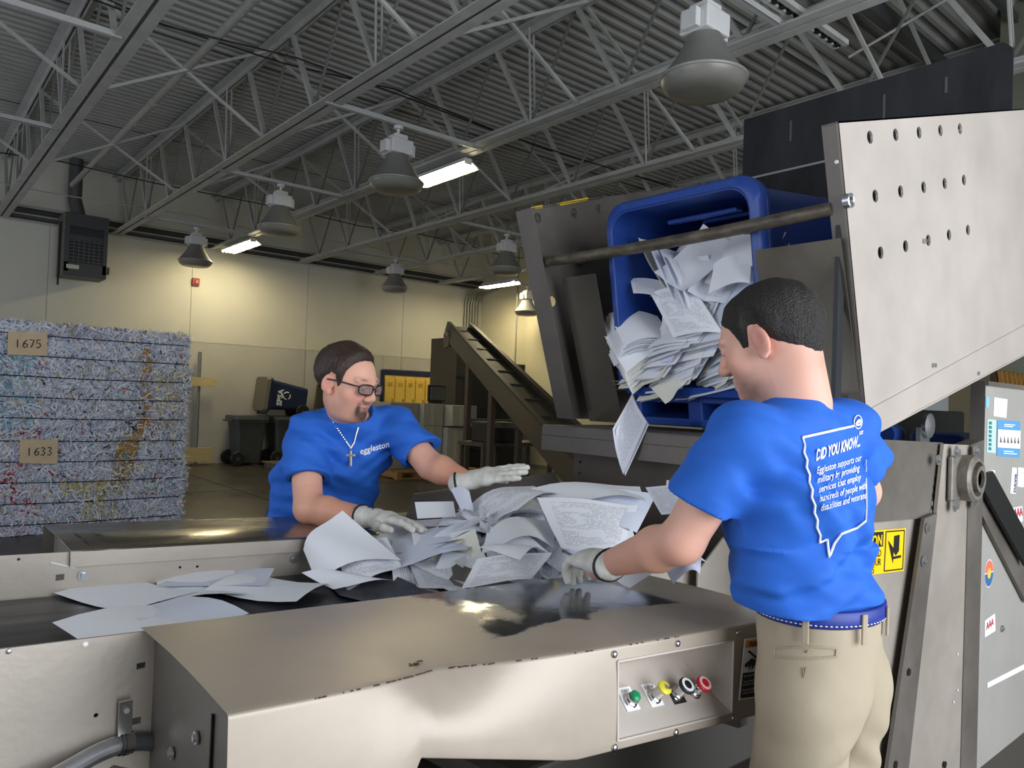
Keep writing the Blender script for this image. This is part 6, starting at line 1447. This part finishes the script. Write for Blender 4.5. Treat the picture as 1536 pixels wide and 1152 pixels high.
qsheet([HD(456, 826, 2.36), HD(514, 766, 2.44), HD(600, 838, 2.24), HD(470, 868, 2.24)], PW[0], 'waving white sheet lifting off the belt', (-.02, 0, .015), .010, ph=1.)
qsheet([HD(500, 806, 2.42), HD(580, 808, 2.38), HD(602, 846, 2.22), HD(520, 884, 2.16)], PW[1], 'second waving printed sheet tumbling onto the belt', (0, -.02, .005), .008, ph=2.)
qsheet([HD(452, 858, 2.26), HD(540, 862, 2.20), HD(596, 872, 2.14), HD(500, 884, 2.14)], PW[0], 'sheet sliding on the belt below the waving sheets', (0, 0, .01), .004)
qsheet([HD(968, 731, 2.42), HD(1012, 727, 2.36), HD(1022, 770, 2.26), HD(992, 772, 2.30)], PW[2], 'form sheet standing beside the near man sleeve')
qsheet([HD(1000, 720, 2.46), HD(1030, 726, 2.40), HD(1022, 760, 2.36), HD(998, 742, 2.40)], PW[3], 'pointed cream sheet behind the near man sleeve')
qsheet([HD(922, 866, 1.86), HD(1040, 820, 2.02), HD(1062, 845, 1.96), HD(945, 882, 1.82)], PW[0], 'wide sheet curling below the near man elbow', (0, 0, .03), .006)
qsheet([HD(1000, 856, 1.96), HD(1052, 838, 2.02), HD(1050, 862, 1.94), HD(1010, 876, 1.88)], PW[4], 'small folded sheet tucked by the hopper side below the elbow', (0, 0, .02), .004)
qsheet([HD(730, 800, 2.36), HD(832, 780, 2.44), HD(830, 820, 2.26), HD(720, 828, 2.18)], PW[0], 'crumpled white sheet in the middle of the heap', (0, 0, .03), .012, ph=.7)
qsheet([HD(718, 826, 2.16), HD(790, 806, 2.28), HD(826, 826, 2.22), HD(780, 836, 2.12)], PW[0], 'crumpled white sheet at the near foot of the heap', (0, 0, .012), .010, ph=2.2)
qsheet([HD(786, 735, 2.62), HD(960, 728, 2.66), HD(968, 752, 2.50), HD(850, 752, 2.48)], PW[0], 'broad white sheet along the top of the heap', (0, 0, .016), .008, ph=.3)
qsheet([HD(862, 740, 2.58), HD(985, 738, 2.58), HD(955, 800, 2.40), HD(880, 790, 2.38)], PW[4], 'pale sheet behind the standing printed sheet', (0, -.0, .01), .006)
# --- paper in the blue bin
def BI(px, py, d): 
    r_ = ray(px, py); t_ = (BC+nv_*d-CAM).dot(nv_)/r_.dot(nv_); return CAM+r_*t_
def stack(p0, p1, n, dpx, d0, jit, label, group, meshes, L=1., tilt=0., rj=.06, flip=False):
    for k in range(n):
        f_ = (k+rg.uniform(-.3, .3))/max(1, n-1); px = p0[0]+(p1[0]-p0[0])*f_; py = p0[1]+(p1[1]-p0[1])*f_
        dd = d0+rg.uniform(-jit, jit); c_ = BI(px, py, dd); e_ = (BI(px+dpx[0], py+dpx[1], dd)-c_).normalized()
        e_ = (e_+tv*rg.gauss(0, rj)+nv_*rg.gauss(0, rj*.7)).normalized(); dv = (nv_+tv*(tilt+rg.gauss(0, rj*.6))).normalized()
        R = basis(dv, e_); put(meshes[rg.randrange(len(meshes))], PW[0], c_+dv*.108+e_*rg.uniform(-.03, .03), R, label, group)
lowB = 'white sheet in the slanted bundle inside the blue bin'; gB = 'sheets in the blue bin'
# filler deep inside
for k in range(16):
    u = rg.uniform(-.24, .24); v = rg.uniform(-.28, .02-.25*max(0, u)); d = rg.uniform(.22, .55); R = basis((rg.gauss(0, .3)+nv_.x, rg.gauss(0, .5), rg.gauss(0, .3)), (0, 1, rg.gauss(0, .4)))
    c_ = bl(u*.8, v*.9, d); put(POOL[rg.randrange(30)], PW[0], c_, R, 'white sheet deep in the blue bin', 'sheets deep in the bin')
stack((990, 592), (1082, 478), 44, (.86, -.50), -.01, .035, lowB, gB, FLAT, tilt=1.0)
stack((955, 578), (1022, 500), 26, (.88, -.47), -.03, .03, lowB, gB, FLAT, tilt=1.0)
stack((1000, 596), (1090, 588), 8, (.97, -.22), .0, .03, lowB, gB, FLAT, rj=.04, tilt=.3)
stack((1060, 590), (1115, 500), 16, (.80, -.60), .0, .03, lowB, gB, FLAT, tilt=1.0)
stack((955, 586), (955, 570), 9, (1, -.03), .02, .02, 'sheet of the flat cream stack at the bottom of the blue bin', 'flat stack in the bin', [FLAT[3], FLAT[0]], rj=.02)
# upper left curved stacks
def curved(cpx, n, step, mm, label, group, L=.20, arc=.07):
    for k in range(n):
        a, b, c_, d = [BI(q[0]+step[0]*k+rg.uniform(-1.5, 1.5), q[1]+step[1]*k+rg.uniform(-1.5, 1.5), q[2]+.004*k) for q in cpx]
        ctr = (a+b+c_+d)/4; bg = tv*arc
        def fn(u, v): p = (d*(1-u)+c_*u)*(1-v)+(a*(1-u)+b*u)*v; return tuple(p+bg*(4*u*(1-u)*.6*(1-.3*v))-ctr)
        me = sheet_mesh(fn, 9, 6); put(me, mm[k % len(mm)], ctr, Matrix.Identity(3), label, group)
curved([(912, 470, .06), (985, 475, .16), (1012, 516, .03), (936, 520, -.09)], 10, (-1.5, 3.4), [PW[0]], 'white sheet of the curved stack at the upper left of the bin', 'curved stack in the bin', arc=.05)
curved([(897, 486, .02), (960, 500, .10), (1000, 520, .06), (938, 560, -.10)], 12, (1.0, 3.0), [PW[0], PW[3]], 'white sheet of the stack poking past the left rim of the bin', 'left stack in the bin', arc=.02)
qsheet([BI(945, 418, .10), BI(1000, 424, .12), BI(1006, 452, .02), BI(950, 440, .02)], PW[2], 'printed sheet standing behind the curved stack in the bin', (0, 0, .01))
# centre fan
stack((978, 398), (1040, 440), 20, (.50, .86), .04, .05, 'sheet of the upright fan in the middle of the bin', 'fan in the bin', FLAT, rj=.10, tilt=-.2)
# loose ones upper right
for k in range(30):
    px = rg.uniform(1010, 1128); py = rg.uniform(388, 470)-(px-1060)*.15; d = rg.uniform(.04, .22); c_ = BI(px, py, d)
    n_ = (-nv_+tv*rg.uniform(.2, 1.1)+yv*rg.gauss(0, .45)).normalized(); e_ = (yv+tv*rg.gauss(0, .5)).normalized(); e_ = (e_-n_*e_.dot(n_)).normalized(); R = Matrix((e_, n_.cross(e_), n_)).transposed()
    put(POOL[rg.randrange(30)], PW[0], c_+nv_*.05, R, 'loose sheet at the upper right of the bin paper', 'loose sheets in the bin')
qsheet([BI(1090, 362, .12), BI(1128, 352, .10), BI(1130, 400, .02), BI(1080, 398, .04)], PW[0], 'white sheet against the right wall of the bin', (0, 0, .01)); qsheet([BI(1070, 395, .05), BI(1125, 385, .05), BI(1125, 425, -.02), BI(1062, 440, 0)], PW[0], 'creased white sheet just under the cross bar', (0, 0, .015), .006)
qsheet([BI(975, 440, .04), BI(1040, 432, .06), BI(1085, 500, -.06), BI(1010, 506, -.05)], PW[1], 'printed sheet sloping down the middle of the bin paper', (-.01, 0, .01), .004)
# sheets dropping out of the bin
qsheet([HX(948, 590, 2.36), HX(970, 632, 2.25), HX(935, 712, 2.22), HX(919, 643, 2.22)], PW[2], 'printed sheet hanging down out of the bin', (0, .012, .006), .002)
qsheet([HX(950, 592, 2.37), HX(973, 636, 2.257), HX(938, 714, 2.228), HX(924, 645, 2.23)], PW[0], 'second sheet hanging out of the bin behind the printed one', (0, .012, .006), .002)

qsheet([BI(976, 582, -.02), BI(1046, 548, .0), BI(1026, 578, -.06), BI(998, 606, -.10)], PW[3], 'crumpled sheet spilling over the bottom rim of the bin', (0, 0, .0), .006)
